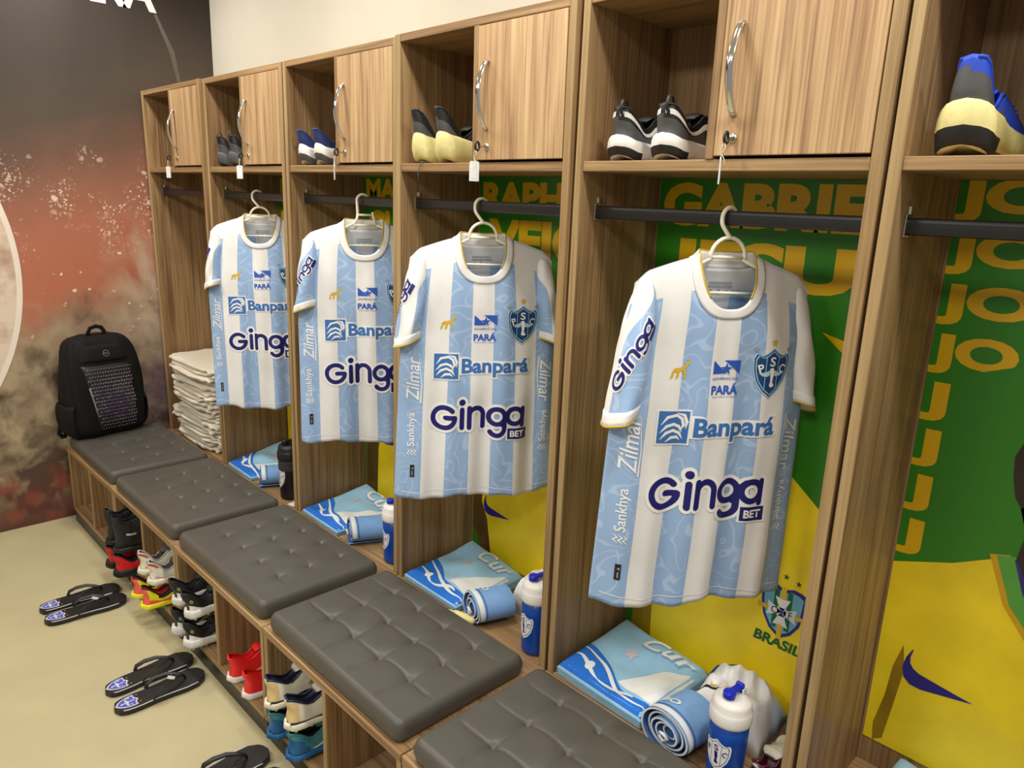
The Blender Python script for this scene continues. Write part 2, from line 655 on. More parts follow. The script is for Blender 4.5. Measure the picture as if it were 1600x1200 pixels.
# ---- flat prints: 2-D shapes that are cut into small pieces and laid onto a surface
class Flat:
    def __init__(s):
        s.v = []
        s.f = []

    def poly(s, pts):
        o = len(s.v)
        s.v += [(p[0], p[1]) for p in pts]
        s.f.append(list(range(o, o+len(pts))))
        return s

    def rect(s, x0, x1, y0, y1):
        return s.poly([(x0, y0), (x1, y0), (x1, y1), (x0, y1)])

    def disc(s, cx, cy, r, n=20, ry=None):
        ry = ry or r
        return s.poly([(cx+r*cos(2*pi*k/n), cy+ry*sin(2*pi*k/n)) for k in range(n)])

    def stroke(s, pts, w, cap=True, closed=False):
        n = len(pts)
        L, R = [], []
        for i in range(n):
            if closed:
                a, b = pts[(i-1) % n], pts[(i+1) % n]
            else:
                a, b = pts[max(i-1, 0)], pts[min(i+1, n-1)]
            dx, dy = b[0]-a[0], b[1]-a[1]
            d = sqrt(dx*dx+dy*dy) or 1
            ww = (w[i] if isinstance(w, (list, tuple)) else w)/2
            L.append((pts[i][0]-dy/d*ww, pts[i][1]+dx/d*ww))
            R.append((pts[i][0]+dy/d*ww, pts[i][1]-dx/d*ww))
        for i in range(n if closed else n-1):
            j = (i+1) % n
            s.poly([L[i], R[i], R[j], L[j]])
        if cap and not closed:
            for p, k in ((pts[0], 0), (pts[-1], -1)):
                ww = (w[k] if isinstance(w, (list, tuple)) else w)/2
                s.disc(p[0], p[1], ww, 12)
        return s

    def star(s, cx, cy, r, n=5, q=0.42, rot=0):
        # triangles around a pentagon so that no face is concave
        P = [(cx+(r if k % 2 == 0 else r*q)*sin(rot+pi*k/n), cy+(r if k % 2 == 0 else r*q)*cos(rot+pi*k/n)) for k in range(2*n)]
        s.poly([P[k] for k in range(1, 2*n, 2)])
        for k in range(0, 2*n, 2):
            s.poly([P[k-1], P[k], P[k+1]])
        return s

    def join(s, o, sx=1, sy=1, dx=0, dy=0, rot=0):
        b = len(s.v)
        ca, sa = cos(rot), sin(rot)
        for x, y in o.v:
            x, y = x*sx, y*sy
            s.v.append((x*ca-y*sa+dx, x*sa+y*ca+dy))
        s.f += [[i+b for i in f] for f in o.f]
        return s


def arc(cx, cy, r, a0, a1, n=16, ry=None):
    ry = ry or r
    return [(cx+r*cos(radians(a0+(a1-a0)*k/n)), cy+ry*sin(radians(a0+(a1-a0)*k/n))) for k in range(n+1)]


_txt = {}


def txt(body, wd, ht, off=0.0, shear=0.0):
    """lettering as a Flat scaled into a wd x ht box centred on the origin"""
    key = (body, off, shear)
    if key not in _txt:
        cu = bpy.data.curves.new('lettering', 'FONT')
        cu.body = body
        cu.size = 1.0
        cu.offset = off
        cu.shear = shear
        cu.resolution_u = 4
        cu.fill_mode = 'FRONT'
        o = bpy.data.objects.new('lettering', cu)
        C.objects.link(o)
        dg = bpy.context.evaluated_depsgraph_get()
        me = o.evaluated_get(dg).to_mesh()
        vv = [(p.co.x, p.co.y) for p in me.vertices]
        ff = [list(p.vertices) for p in me.polygons]
        o.evaluated_get(dg).to_mesh_clear()
        bpy.data.objects.remove(o)
        bpy.data.curves.remove(cu)
        _txt[key] = (vv, ff)
    vv, ff = _txt[key]
    x0, x1 = min(p[0] for p in vv), max(p[0] for p in vv)
    y0, y1 = min(p[1] for p in vv), max(p[1] for p in vv)
    fl = Flat()
    fl.v = [(((x-x0)/(x1-x0)-.5)*wd, ((y-y0)/(y1-y0)-.5)*ht) for x, y in vv]
    fl.f = [list(f) for f in ff]
    return fl


def decal(name, fl, fn, material, parent, step=None, smooth=True):
    """lay a Flat onto a surface with fn(x, y) -> point; step cuts it finely so that it follows the surface"""
    bm = bmesh.new()
    vs_ = [bm.verts.new((x, y, 0)) for x, y in fl.v]
    for f in fl.f:
        try:
            bm.faces.new([vs_[i] for i in f])
        except ValueError:
            pass
    bmesh.ops.triangulate(bm, faces=[f for f in bm.faces if len(f.verts) > 4])
    if step:
        for ax in (0, 1):
            lo = min(v.co[ax] for v in bm.verts)
            hi = max(v.co[ax] for v in bm.verts)
            k = math.ceil(lo/step)
            while k*step < hi:
                p = [0, 0, 0]
                n = [0, 0, 0]
                p[ax] = k*step
                n[ax] = 1
                bmesh.ops.bisect_plane(bm, geom=bm.verts[:]+bm.edges[:]+bm.faces[:], plane_co=p, plane_no=n, dist=1e-7)
                k += 1
    bmesh.ops.remove_doubles(bm, verts=bm.verts, dist=1e-6)
    for v in bm.verts:
        v.co = Vector(fn(v.co.x, v.co.y))
    me = bpy.data.meshes.new(name)
    bm.to_mesh(me)
    bm.free()
    me.materials.append(MATS[material])
    if smooth:
        me.polygons.foreach_set('use_smooth', [True]*len(me.polygons))
    o = bpy.data.objects.new(name, me)
    C.objects.link(o)
    o.parent = parent
    return o


def smooth01(x, a, b):
    t = min(1, max(0, (x-a)/(b-a)))
    return t*t*(3-2*t)


def interp(x, xs, ys):
    if x <= xs[0]:
        return ys[0]
    for i in range(len(xs)-1):
        if x <= xs[i+1]:
            t = (x-xs[i])/(xs[i+1]-xs[i])
            return ys[i]+(ys[i+1]-ys[i])*t
    return ys[-1]


def sinterp(x, xs, ys):
    """smooth (Catmull-Rom) interpolation"""
    if x <= xs[0]:
        return ys[0]
    if x >= xs[-1]:
        return ys[-1]
    for i in range(len(xs)-1):
        if x <= xs[i+1]:
            h = xs[i+1]-xs[i]
            t = (x-xs[i])/h
            m0 = (ys[i+1]-ys[i-1])/(xs[i+1]-xs[i-1])*h if i > 0 else ys[i+1]-ys[i]
            m1 = (ys[i+2]-ys[i])/(xs[i+2]-xs[i])*h if i+2 < len(xs) else ys[i+1]-ys[i]
            return (2*t**3-3*t*t+1)*ys[i]+(t**3-2*t*t+t)*m0+(-2*t**3+3*t*t)*ys[i+1]+(t**3-t*t)*m1


# ------------------------------------------------------------------ the room
PITCH_X = 0.70
NU = 6
D_IN = 0.315
ZB, ZS, ZT = 0.39, 1.745, 2.10
YB = -0.495
WX, WY = -0.0555, 0.372

structure(obj('floor', MB().box(WX-.1, 6.2, -4.0, WY+.1, -0.1, 0.0), 'floor_epoxy'))
structure(obj('wall_left', MB().box(WX-.1, WX, -4.0, WY+.1, 0.0, CEIL), 'mural_print'))
structure(obj('wall_back', MB().box(WX, 6.2, WY, WY+.1, 0.0, CEIL), 'wall_paint'))
structure(obj('ceiling', MB().box(WX-.1, 6.2, -4.0, WY+.1, CEIL, CEIL+.1), 'ceiling_paint'))

# ceiling lamps (frames for the bench row and for the added fill row)
for i, (lx, ly) in enumerate(LAMPS+FILL_LAMPS):
    hs = 0.10 if i < len(LAMPS) else 0.30
    mb = MB()
    for a, b, c, d in ((-hs, hs, -hs, -hs+.016), (-hs, hs, hs-.016, hs), (-hs, -hs+.016, -hs+.016, hs-.016), (hs-.016, hs, -hs+.016, hs-.016)):
        mb.box(a, b, c, d, -0.014, 0.0)
    o = obj('ceiling_lamp_frame', mb, 'lamp_white', None, loc=(lx, ly, CEIL-.0006))
    place = ('at the mural end', 'second from the mural', 'third from the mural', 'fourth from the mural', 'farthest from the mural')
    tag(o, ('small square white ceiling lamp frame above the bench, ' + place[i]) if i < len(LAMPS)
        else ('large square white frame of an added fill lamp over the open floor, ' + ('nearest the mural', 'in the middle', 'farthest from the mural')[i-len(LAMPS)]), 'lamp', 'ceiling lamps')

# printed football, streak and lettering on the mural
mur = bpy.data.objects['wall_left']


def on_mural(off):
    return lambda y, z: (WX+off, y, z)


bc = (-1.655, 1.245)
RB = 1.07
decal('football_print', Flat().disc(bc[0], bc[1], RB, 96), on_mural(0.0012), 'mural_ball', mur, smooth=False)
decal('football_rim_print', Flat().stroke(arc(bc[0], bc[1], RB-.012, -70, 70, 60), 0.024), on_mural(0.0020), 'mural_ball_rim', mur, smooth=False)
for (ya, za, yb_, zb_, wd) in ((0.10, 2.47, 0.215, 2.14, 0.026),):
    decal('light_streak_print', Flat().stroke([(ya, za), ((ya+yb_)/2+.012, (za+zb_)/2), (yb_, zb_-.08)], [wd*.5, wd, wd*.6], cap=False), on_mural(0.0012), 'mural_streak', mur, smooth=False)
decal('wall_lettering', txt('PARA', 0.50, 0.16, 0.03, 0.0), lambda x, y: (WX+.0016, -0.142+x, 2.555+y+x*0.0), 'poster_white', mur, smooth=False)

# ------------------------------------------------------------------ lockers
LN = ('beside the mural wall', 'second from the mural wall', 'third from the mural wall', 'fourth from the mural wall', 'fifth from the mural wall', 'sixth from the mural wall')
LX = ('empty rail above cream clothes', 'black trainers in its cubby', 'navy trainers in its cubby', 'black and cream trainers in its cubby', 'black and white trainers in its cubby', 'blue trainers in its cubby')
lockers = []
proto = thing('locker', '', 'locker')
PL, PR = (0.0, 0.021), (0.669, 0.692)
for a, b in (PL, PR):
    s_ = obj('side_panel', MB().box(a, b, 0.0012, 0.328, 0.0, ZT), 'wood_v', proto)
    obj('edge_band', MB().box(a+.0006, b-.0006, 0.0, 0.0030, 0.002, ZT-.001, 0.0008), 'edge_band', s_)
t_ = obj('top_board', MB().box(PL[1], PR[0], 0.0022, 0.328, ZT-.021, ZT), 'wood_x', proto)
t_ = obj('shelf', MB().box(PL[1], PR[0], 0.004, D_IN, ZS-.023, ZS), 'wood_x', proto)
obj('divider', MB().box(0.343, 0.362, 0.001, D_IN, ZS, ZT-.021), 'wood_v', proto)
obj('floor_board', MB().box(PL[1], PR[0], 0.001, D_IN, ZB-.022, ZB-.0004), 'wood_x', proto)
obj('back_panel', MB().box(PL[1], PR[0], D_IN, 0.325, 0.0, ZT-.021), 'wood_v', proto)
door = obj('door', MB().box(0.3635, 0.6665, -0.0005, 0.0175, ZS+.006, ZT-.0235, 0.0012), 'wood_door', proto)
# bow handle
hx = 0.400
pts = []
rs = []
for k in range(25):
    t = k/24
    z = 1.826+0.166*t
    y = -0.003-0.030*sin(pi*t)**0.75
    pts.append((hx, y, z))
    rs.append(0.0080)
hd = MB().tube(pts, rs, 10, flat=0.62, up=(0, 1, 0))
obj('handle', hd, 'chrome', door, smooth=True)
# lock rosette
lk = MB()
rings = []
for r, y in ((0.0, -0.004), (0.0065, -0.0045), (0.009, -0.003), (0.0105, 0.0005)):
    rings.append([(hx+.003+max(r, .0005)*cos(2*pi*k/20), y, 1.783+max(r, .0005)*sin(2*pi*k/20)) for k in range(20)])
lk.loft(rings, True, True)
obj('lock', lk, 'nickel', door, smooth=True)
# hanging rail: oval section
rail = MB()
RY, RZ = 0.066, 1.631
prof = [(RY+0.0075*math.copysign(abs(cos(a))**.7, cos(a)), RZ+0.0150*math.copysign(abs(sin(a))**.55, sin(a))) for a in [2*pi*k/24 for k in range(24)]]
rail.loft([[(x, y, z) for y, z in prof] for x in (PL[1], PR[0])], True, True)
rl = obj('hanging_rail', rail, 'rod_black', proto)
for x, sg in ((PL[1], 1), (PR[0], -1)):
    bk = MB()
    bk.box(min(x, x+sg*.004), max(x, x+sg*.004), RY-.013, RY+.013, RZ-.019, RZ+.021, 0.001)
    bk.box(min(x, x+sg*.010), max(x, x+sg*.010), RY-.0105, RY+.0105, RZ-.018, RZ-.0155, 0.0004)
    bk.tube([(x+sg*.003, RY, RZ+.021), (x+sg*.003, RY, RZ+.034)], 0.006, 8)
    obj('rail_bracket', bk, 'nickel', rl)

TILT = [0.0088, 0.0, 0.0, 0.0062, 0.0, 0.0]
for k in range(NU):
    o = proto if k == 0 else copy_tree(proto)
    o.location = (PITCH_X*k, .0045 if k == 0 else 0, .0006)
    o.rotation_euler = (TILT[k], 0, 0)
    tag(o, 'wooden open locker, %s, %s' % (LX[k], LN[k]), 'locker', 'row of wooden lockers')
    lockers.append(o)

# posters printed on the locker backs
PX0, PX1, PZ0, PZ1 = 0.0275, 0.663, 0.455, 1.7205


def on_poster(off):
    return lambda x, z: (x, D_IN-.0012-off, z)


def clipx(fl, hi=PX1, lo=PX0):
    bm = bmesh.new()
    vv = [bm.verts.new((x, y, 0)) for x, y in fl.v]
    for f in fl.f:
        try:
            bm.faces.new([vv[i] for i in f])
        except ValueError:
            pass
    for co, no in (((hi, 0, 0), (1, 0, 0)), ((lo, 0, 0), (-1, 0, 0)), ((0, PZ1, 0), (0, 1, 0)), ((0, PZ0, 0), (0, -1, 0))):
        bmesh.ops.bisect_plane(bm, geom=bm.verts[:]+bm.edges[:]+bm.faces[:], plane_co=co, plane_no=no, clear_outer=True)
    bm.verts.index_update()
    out = Flat()
    out.v = [(v.co.x, v.co.y) for v in bm.verts]
    out.f = [[v.index for v in f.verts] for f in bm.faces]
    bm.free()
    return out


def swoosh(x0, x1, zc, h):
    """tick-shaped mark: thick hook at the left, long thin tail to the right"""
    w_ = x1-x0
    low = [(0.10, 1.0), (0.03, 0.72), (0.0, 0.42), (0.04, 0.14), (0.14, 0.0), (0.30, -0.02), (0.55, 0.06), (0.80, 0.14), (1.0, 0.21)]
    upp = [(0.115, 0.98), (0.09, 0.78), (0.10, 0.60), (0.15, 0.48), (0.24, 0.40), (0.38, 0.36), (0.58, 0.31), (0.80, 0.255), (1.0, 0.215)]
    f = Flat()
    for i in range(len(low)-1):
        f.poly([(x0+w_*p[0], zc-h/2+h*p[1]) for p in (low[i], low[i+1], upp[i+1], upp[i])])
    return f


def poster(k, rows, shirt, marks):
    global PZ0
    lo = lockers[k]
    PZ0 = .455 if k == 5 else .398
    p = obj('poster', MB().box(PX0, PX1, D_IN-.0012, D_IN-.0002, PZ0, PZ1, 0.0002), 'poster_green', lo)
    shirt = [(nm, [(x, PZ0 if abs(z_-.455) < 1e-6 else z_) for x, z_ in pts], m_, lay) for nm, pts, m_, lay in shirt]
    let = Flat()
    for (word, x0, x1, z0, z1) in rows:
        let.join(txt(word, x1-x0, z1-z0, 0.05), 1, 1, (x0+x1)/2, (z0+z1)/2)
    decal('lettering', clipx(let), on_poster(0.0004), 'poster_letter', p, smooth=False)
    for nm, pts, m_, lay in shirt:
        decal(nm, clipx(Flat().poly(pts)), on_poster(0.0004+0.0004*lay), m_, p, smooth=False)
    for nm, fl, m_, lay in marks:
        decal(nm, clipx(fl), on_poster(0.0004+0.0004*lay), m_, p, smooth=False)
    return p


poster(1, [('MARQUI', .04, .64, 1.60, 1.71), ('NHOS', .04, .64, 1.44, 1.57)],
       [('shirt_print', [(.03, .455), (.663, .455), (.663, .93), (.45, 1.04), (.2, .98), (.03, .8)], 'poster_yellow', 1)], [])
poster(2, [('MATHEUS', .048, .64, 1.635, 1.715), ('CUNHA', .06, .64, 1.46, 1.598)],
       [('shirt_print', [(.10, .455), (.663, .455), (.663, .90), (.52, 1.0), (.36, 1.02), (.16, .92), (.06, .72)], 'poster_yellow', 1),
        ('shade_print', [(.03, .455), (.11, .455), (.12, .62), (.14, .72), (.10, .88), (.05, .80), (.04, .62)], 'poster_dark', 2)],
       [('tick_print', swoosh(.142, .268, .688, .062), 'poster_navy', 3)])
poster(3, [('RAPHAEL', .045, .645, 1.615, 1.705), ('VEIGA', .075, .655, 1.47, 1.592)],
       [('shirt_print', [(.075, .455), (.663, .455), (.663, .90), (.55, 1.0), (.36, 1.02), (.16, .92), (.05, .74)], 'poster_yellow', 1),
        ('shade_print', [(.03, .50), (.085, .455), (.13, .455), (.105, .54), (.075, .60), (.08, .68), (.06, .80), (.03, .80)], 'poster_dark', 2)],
       [('tick_print', swoosh(.085, .218, .597, .070), 'poster_navy', 3)])


def cbf_crest(cx, cz, s_):
    """shield in four quarters with a white cross in the middle"""
    out = [(-.5, .52), (-.38, .58), (-.2, .60), (0, .52), (.2, .60), (.38, .58), (.5, .52), (.47, .1), (.40, -.2), (.24, -.46), (0, -.62), (-.24, -.46), (-.40, -.2), (-.47, .1)]
    A = Flat().poly([(cx+x*s_, cz+y*s_) for x, y in out])
    B = Flat().poly([(cx+x*s_*.86, cz+y*s_*.86) for x, y in out])
    Y = Flat().rect(cx-.055*s_, cx+.055*s_, cz-.64*s_, cz+.58*s_).rect(cx-.54*s_, cx+.54*s_, cz-.05*s_, cz+.05*s_)
    G = Flat().rect(cx-.20*s_, cx-.09*s_, cz-.40*s_, cz+.50*s_).rect(cx+.09*s_, cx+.20*s_, cz-.40*s_, cz+.50*s_)
    W_ = Flat()
    for a in range(4):
        ca, sa = cos(a*pi/2), sin(a*pi/2)
        W_.poly([(cx+(x*ca-y*sa)*s_, cz+(x*sa+y*ca)*s_) for x, y in ((0, 0), (.07, .10), (.17, .33), (0, .29), (-.17, .33), (-.07, .10))])
    W_.rect(cx-.1*s_, cx+.1*s_, cz-.1*s_, cz+.1*s_)
    T = txt('C B F', .46*s_, .16*s_, .01)
    Tf = Flat().join(T, 1, 1, cx, cz)
    S = Flat()
    for dx, dz in ((.28, .76), (.52, .66), (0, .82), (-.28, .76)):
        S.star(cx+dx*s_, cz+dz*s_, .075*s_)
    return [('crest_border_print', A, 'poster_navy', 3), ('crest_field_print', B, 'poster_cyan', 4), ('crest_green_print', G, 'poster_dgreen', 5), ('crest_cross_print', Y, 'poster_letter', 6),
            ('crest_white_print', W_, 'poster_white', 7), ('crest_lettering', Tf, 'poster_navy', 8), ('crest_stars', S, 'poster_dgreen', 3)]


rot = Flat().join(txt('BRASIL', .125, .030, .04, .15), 1, 1, .494, .585, 0.0)
poster(4, [('GABRIEL', .042, .645, 1.604, 1.712), ('JESUS', .066, .672, 1.436, 1.574)],
       [('shirt_print', [(.09, .455), (.663, .455), (.663, .93), (.553, .965), (.46, 1.04), (.34, 1.06), (.18, .98), (.09, .80)], 'poster_yellow', 1),
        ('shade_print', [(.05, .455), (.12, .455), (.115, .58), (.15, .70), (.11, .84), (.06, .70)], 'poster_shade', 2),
        ('spark_print', [(.50, 1.385), (.60, 1.36), (.59, 1.30), (.655, 1.22), (.57, 1.33)], 'poster_letter', 1)],
       cbf_crest(.497, .672, .118)+[('shirt_lettering', rot, 'poster_dgreen', 3)])
rows5 = []
for r_ in range(8):
    zc = 1.683-.1015*r_
    if r_ < 3:
        rows5.append(('JOELINTON', .022, .80, zc-.042, zc+.042))
    else:
        rows5.append(('J' if r_ > 3 else 'JO', .022, .075 if r_ > 3 else .182, zc-.042, zc+.042))
poster(5, rows5,
       [('backdrop_print', [(.092, 1.30), (.30, 1.30), (.30, 1.372), (.175, 1.372), (.115, 1.350), (.092, 1.345)], 'poster_green', 1),
        ('shirt_print', [(.0275, .455), (.663, .455), (.663, .80), (.40, .80), (.30, .86), (.235, .955), (.215, .985), (.14, .945), (.0275, .905)], 'poster_yellow', 1),
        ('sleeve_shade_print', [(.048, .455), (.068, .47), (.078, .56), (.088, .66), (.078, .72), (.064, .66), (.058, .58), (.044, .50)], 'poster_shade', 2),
        ('collar_edge_print', [(.200, .990), (.235, 1.0), (.262, .93), (.33, .84), (.45, .78), (.45, .74), (.32, .79), (.24, .89)], 'poster_orange', 2),
        ('collar_print', [(.212, .992), (.245, 1.0), (.270, .94), (.34, .85), (.45, .79), (.45, .755), (.33, .80), (.25, .895)], 'poster_collar', 3),
        ('neck_print', [(.245, .992), (.272, .932), (.34, .848), (.45, .80), (.60, .86), (.64, 1.0), (.63, 1.2), (.60, 1.36), (.52, 1.45), (.42, 1.47), (.32, 1.42), (.26, 1.32), (.243, 1.22), (.235, 1.235),
                        (.218, 1.232), (.208, 1.20), (.212, 1.16), (.222, 1.12), (.235, 1.10), (.247, 1.11), (.252, 1.05)], 'poster_skin', 4),
        ('collar_line_print', [(.243, .994), (.250, .990), (.276, .934), (.342, .852), (.45, .806), (.45, .796), (.338, .842), (.268, .926)], 'poster_navy', 5)],
       [('tick_print', swoosh(.083, .225, .675, .085), 'poster_navy', 3)])

# ------------------------------------------------------------------ benches and cushions
BN = ('beside the mural wall', 'second from the mural wall', 'third from the mural wall', 'fourth from the mural wall', 'fifth from the mural wall', 'sixth from the mural wall, below the right edge')
bproto = thing('bench', '', 'bench')
w_ = 0.696
obj('top_board', MB().box(0, w_, YB, -0.003, ZB-.024, ZB), 'wood_x', bproto)
for a, b in ((0.001, .020), (.336, .355), (w_-.020, w_-.001)):
    s_ = obj('divider' if .3 < a < .4 else 'side_panel', MB().box(a, b, YB+.004, -.004, 0.054 if not .3 < a < .4 else .074, ZB-.024), 'wood_v', bproto)
    obj('edge_band', MB().box(a+.0005, b-.0005, YB+.0022, YB+.006, .0745, ZB-.0245, .0006), 'edge_band', s_)
obj('bottom_board', MB().box(.020, w_-.020, YB+.0025, -.012, 0.054, 0.074), 'wood_x', bproto)
obj('back_panel', MB().box(.020, w_-.020, -.012, -.004, 0.074, ZB-.024), 'wood_v', bproto)
obj('plinth', MB().box(.012, w_-.0005, YB+.003, YB+.020, 0.0, 0.0535), 'plinth_black', bproto)
for k in range(NU):
    o = bproto if k == 0 else copy_tree(bproto)
    o.location = (PITCH_X*k, 0, .0004)
    tag(o, 'low wooden bench with two shoe cubbies, %s' % BN[k], 'bench', 'row of wooden benches')


def cushion_mesh(seed, crease):
    rnd = random.Random(seed)
    x0, x1, y0, y1, H = 0.028, 0.672, -0.485, -0.066, 0.060
    NX, NY = 132, 88
    bx = (.165, .293, .421, .549)
    by = (-.362, -.251, -.140)
    btn = [(x+rnd.uniform(-.004, .004), y+rnd.uniform(-.004, .004)) for x in bx for y in by]
    bows = {}

    def h(x, y):
        ex = min(x-x0, x1-x)
        ey = min(y-y0, y1-y)
        e = min(ex, ey)
        ed = 1-max(0, 1-e/.016)**2.4
        z = H-.010*(1-ed)
        z += .006*(1-exp(-ex/.10))*(1-exp(-ey/.10))
        for bx_, by_ in btn:
            d2 = (x-bx_)**2+(y-by_)**2
            z -= .0075*exp(-d2/.008**2)+.0050*exp(-d2/.028**2)
        if crease:
            # stitched creases bow between the buttons and run out to the edges
            for i, X in enumerate(bx):
                bow = .006*sin(pi*(y-by[0])/.111)
                d = x-X-bow
                z -= crease*exp(-(d/.0035)**2)*smooth01(ey, .012, .05)+crease*.9*exp(-abs(d)/.014)*smooth01(ey, .012, .06)
            for Y in by:
                bow = .006*sin(pi*(x-bx[0])/.128)
                d = y-Y-bow
                z -= crease*exp(-(d/.0035)**2)*smooth01(ex, .012, .05)+crease*.9*exp(-abs(d)/.014)*smooth01(ex, .012, .06)
        return z
    mb = MB()
    rc = .022

    def px(i, n, a, b):
        t = i/n
        return a+(b-a)*t

    def rounded(x, y):
        # round the corners in plan
        cx = min(max(x, x0+rc), x1-rc)
        cy = min(max(y, y0+rc), y1-rc)
        dx, dy = x-cx, y-cy
        if dx and dy:
            m_ = max(abs(dx), abs(dy))
            l = sqrt(dx*dx+dy*dy)
            return cx+dx*m_/l, cy+dy*m_/l
        return x, y

    def P(i, j):
        x, y = px(i, NX, x0, x1), px(j, NY, y0, y1)
        X, Y = rounded(x, y)
        return (X, Y, ZB+h(x, y))
    mb.grid(P, NX, NY)
    # skirt
    per = [(i, 0) for i in range(NX)]+[(NX, j) for j in range(NY)]+[(i, NY) for i in range(NX, 0, -1)]+[(0, j) for j in range(NY, 0, -1)]
    rings = []
    cx, cy = (x0+x1)/2, (y0+y1)/2
    for z, g in ((.0005, -.006), (.006, 0.0), (.020, .004), (.038, .004)):
        r_ = []
        for i, j in per:
            p = P(i, j)
            dx, dy = (1 if i == NX else -1 if i == 0 else 0), (1 if j == NY else -1 if j == 0 else 0)
            r_.append((p[0]+dx*g, p[1]+dy*g, ZB+z))
        rings.append(r_)
    rings.append([P(i, j) for i, j in per])
    mb.loft(rings, True, False)
    return mb, btn


cm = []
for seed, cr in ((3, 0.0005), (5, 0.0024)):
    mb, btn = cushion_mesh(seed, cr)
    cm.append((mb, btn))
CN = ('under the black backpack', 'second from the mural, in front of the cream clothes stack', 'third from the mural wall', 'fourth from the mural wall, deeply creased',
      'fifth from the mural wall, cut by the lower edge', 'sixth from the mural wall, past the lower edge')
protos = {}
for k in range(NU):
    v = 0 if k < 3 else 1
    if v not in protos:
        o = recalc(obj('seat_cushion', cm[v][0], 'leather', None, smooth=True))
        protos[v] = o
    else:
        o = copy_tree(protos[v])
    o.location = (PITCH_X*k, 0, 0)
    tag(o, 'grey buttoned leather seat cushion, %s' % CN[k], 'cushion', 'grey bench cushions')

# ------------------------------------------------------------------ shared printed marks


def crest_layers(style='jersey'):
    """club shield as stacked flat layers in a box about 1 wide and 1.2 high: list of (flat, role)"""
    out = [(-.50, .34), (-.44, .46), (-.30, .40), (-.16, .46), (0, .58), (.16, .46), (.30, .40), (.44, .46), (.50, .34), (.48, .05), (.40, -.22), (.24, -.45), (0, -.62),
           (-.24, -.45), (-.40, -.22), (-.48, .05)]

    def sc(k):
        return Flat().poly([(x*k, y*k) for x, y in out])
    L3 = Flat()
    L3.join(txt('S', .17, .24, .02), 1, 1, 0, .27)
    L3.join(txt('P', .14, .22, .02), 1, 1, -.31, .10, .35)
    L3.join(txt('C', .15, .22, .02), 1, 1, .31, .10, -.35)
    wing = Flat()
    for sg in (-1, 1):
        wing.poly([(sg*.06, .06), (sg*.22, .0), (sg*.36, -.02), (sg*.26, -.09), (sg*.12, -.10), (sg*.06, -.06)][::sg])
    leg = Flat().poly([(-.07, .10), (.05, .12), (.075, -.05), (.05, -.24), (.12, -.34), (.03, -.38), (-.05, -.34), (-.02, -.2)])
    ln = Flat()
    for x in (-.19, .19):
        ln.rect(x-.008, x+.008, -.42, .38)
    return [(sc(1.06), 'rim'), (sc(1.0), 'edge'), (sc(.93), 'line'), (sc(.88), 'field'), (ln, 'thin'), (wing, 'wing'), (leg, 'mark'), (L3, 'mark')]


def put_crest(parent, fn, size, colours, step=None, dz=0.00022):
    """fn(x, y, lift) -> point"""
    k = 0
    roles = {}
    for fl, role in crest_layers():
        if role not in colours:
            continue
        g = Flat().join(fl, size, size)
        lift = dz*(k+1)
        nm = {'rim': 'crest_rim', 'edge': 'crest_edge', 'line': 'crest_line', 'field': 'crest_field', 'thin': 'crest_stripes', 'wing': 'crest_wings', 'mark': 'crest_lettering'}[role]
        decal(nm, g, lambda x, y, l=lift: fn(x, y, l), colours[role], parent, step)
        k += 1


def ginga():
    """rounded heavy word mark: list of strokes in a box 1 wide"""
    S = []
    # G
    S.append(arc(.135, 0, .108, 42, 360, 26)[0:27])
    S.append([(.243, 0), (.150, 0)])
    # i
    S.append([(.318, .085), (.318, -.108)])
    # n
    S.append([(.395, .100), (.395, -.108)])
    S.append([(.395, -.01)]+arc(.470, .022, .075, 180, 0, 14)+[(.545, -.108)])
    # g with the tail, tied to the a
    S.append(arc(.685, 0, .083, 0, 360, 24))
    S.append([(.768, .0), (.768, -.125)]+arc(.690, -.130, .078, 0, -150, 12))
    # a
    S.append(arc(.880, .0, .083, 0, 360, 24))
    S.append([(.963, .085), (.963, -.100)])
    # the tie
    S.append([(.742, -.085), (.775, -.02), (.800, .04), (.83, .072)])
    return S


def ginga_flats(wd):
    A, B = Flat(), Flat()
    for st in ginga():
        pts = [((x-.5)*wd, y*wd) for x, y in st]
        A.stroke(pts, .050*wd)
        B.stroke(pts, .105*wd)
    for f, r in ((A, .034), (B, .062)):
        f.disc((.318-.5)*wd, .162*wd, r*wd, 18)
    # the BET tablet
    B.rect((.79-.5)*wd, (1.03-.5)*wd, -.265*wd, -.118*wd)
    A.rect((.805-.5)*wd, (1.015-.5)*wd, -.250*wd, -.132*wd)
    T = Flat().join(txt('BET', .155*wd, .068*wd, .03), 1, 1, (.91-.5)*wd, -.191*wd)
    return A, B, T


def animal_mark(s):
    """small gold prowling animal"""
    f = Flat()
    f.poly([(-.42*s, -.05*s), (-.10*s, -.10*s), (.18*s, .05*s), (.20*s, .22*s), (-.05*s, .15*s), (-.30*s, .12*s)])
    f.poly([(.18*s, .05*s), (.34*s, .16*s), (.44*s, .36*s), (.38*s, .55*s), (.30*s, .38*s), (.20*s, .22*s)])
    f.poly([(.38*s, .55*s), (.44*s, .62*s), (.50*s, .38*s), (.44*s, .34*s)])
    f.poly([(-.42*s, -.05*s), (-.30*s, .05*s), (-.36*s, -.30*s), (-.46*s, -.42*s), (-.52*s, -.40*s)])
    f.poly([(-.16*s, -.08*s), (-.04*s, -.08*s), (-.08*s, -.30*s), (-.20*s, -.42*s), (-.24*s, -.36*s)])
    f.poly([(.12*s, .04*s), (.26*s, .10*s), (.34*s, -.20*s), (.24*s, -.42*s), (.16*s, -.40*s), (.22*s, -.18*s)])
    return f


# ------------------------------------------------------------------ jerseys on hangers
NW, ND = 0.083, 0.118
ASH = 0.203


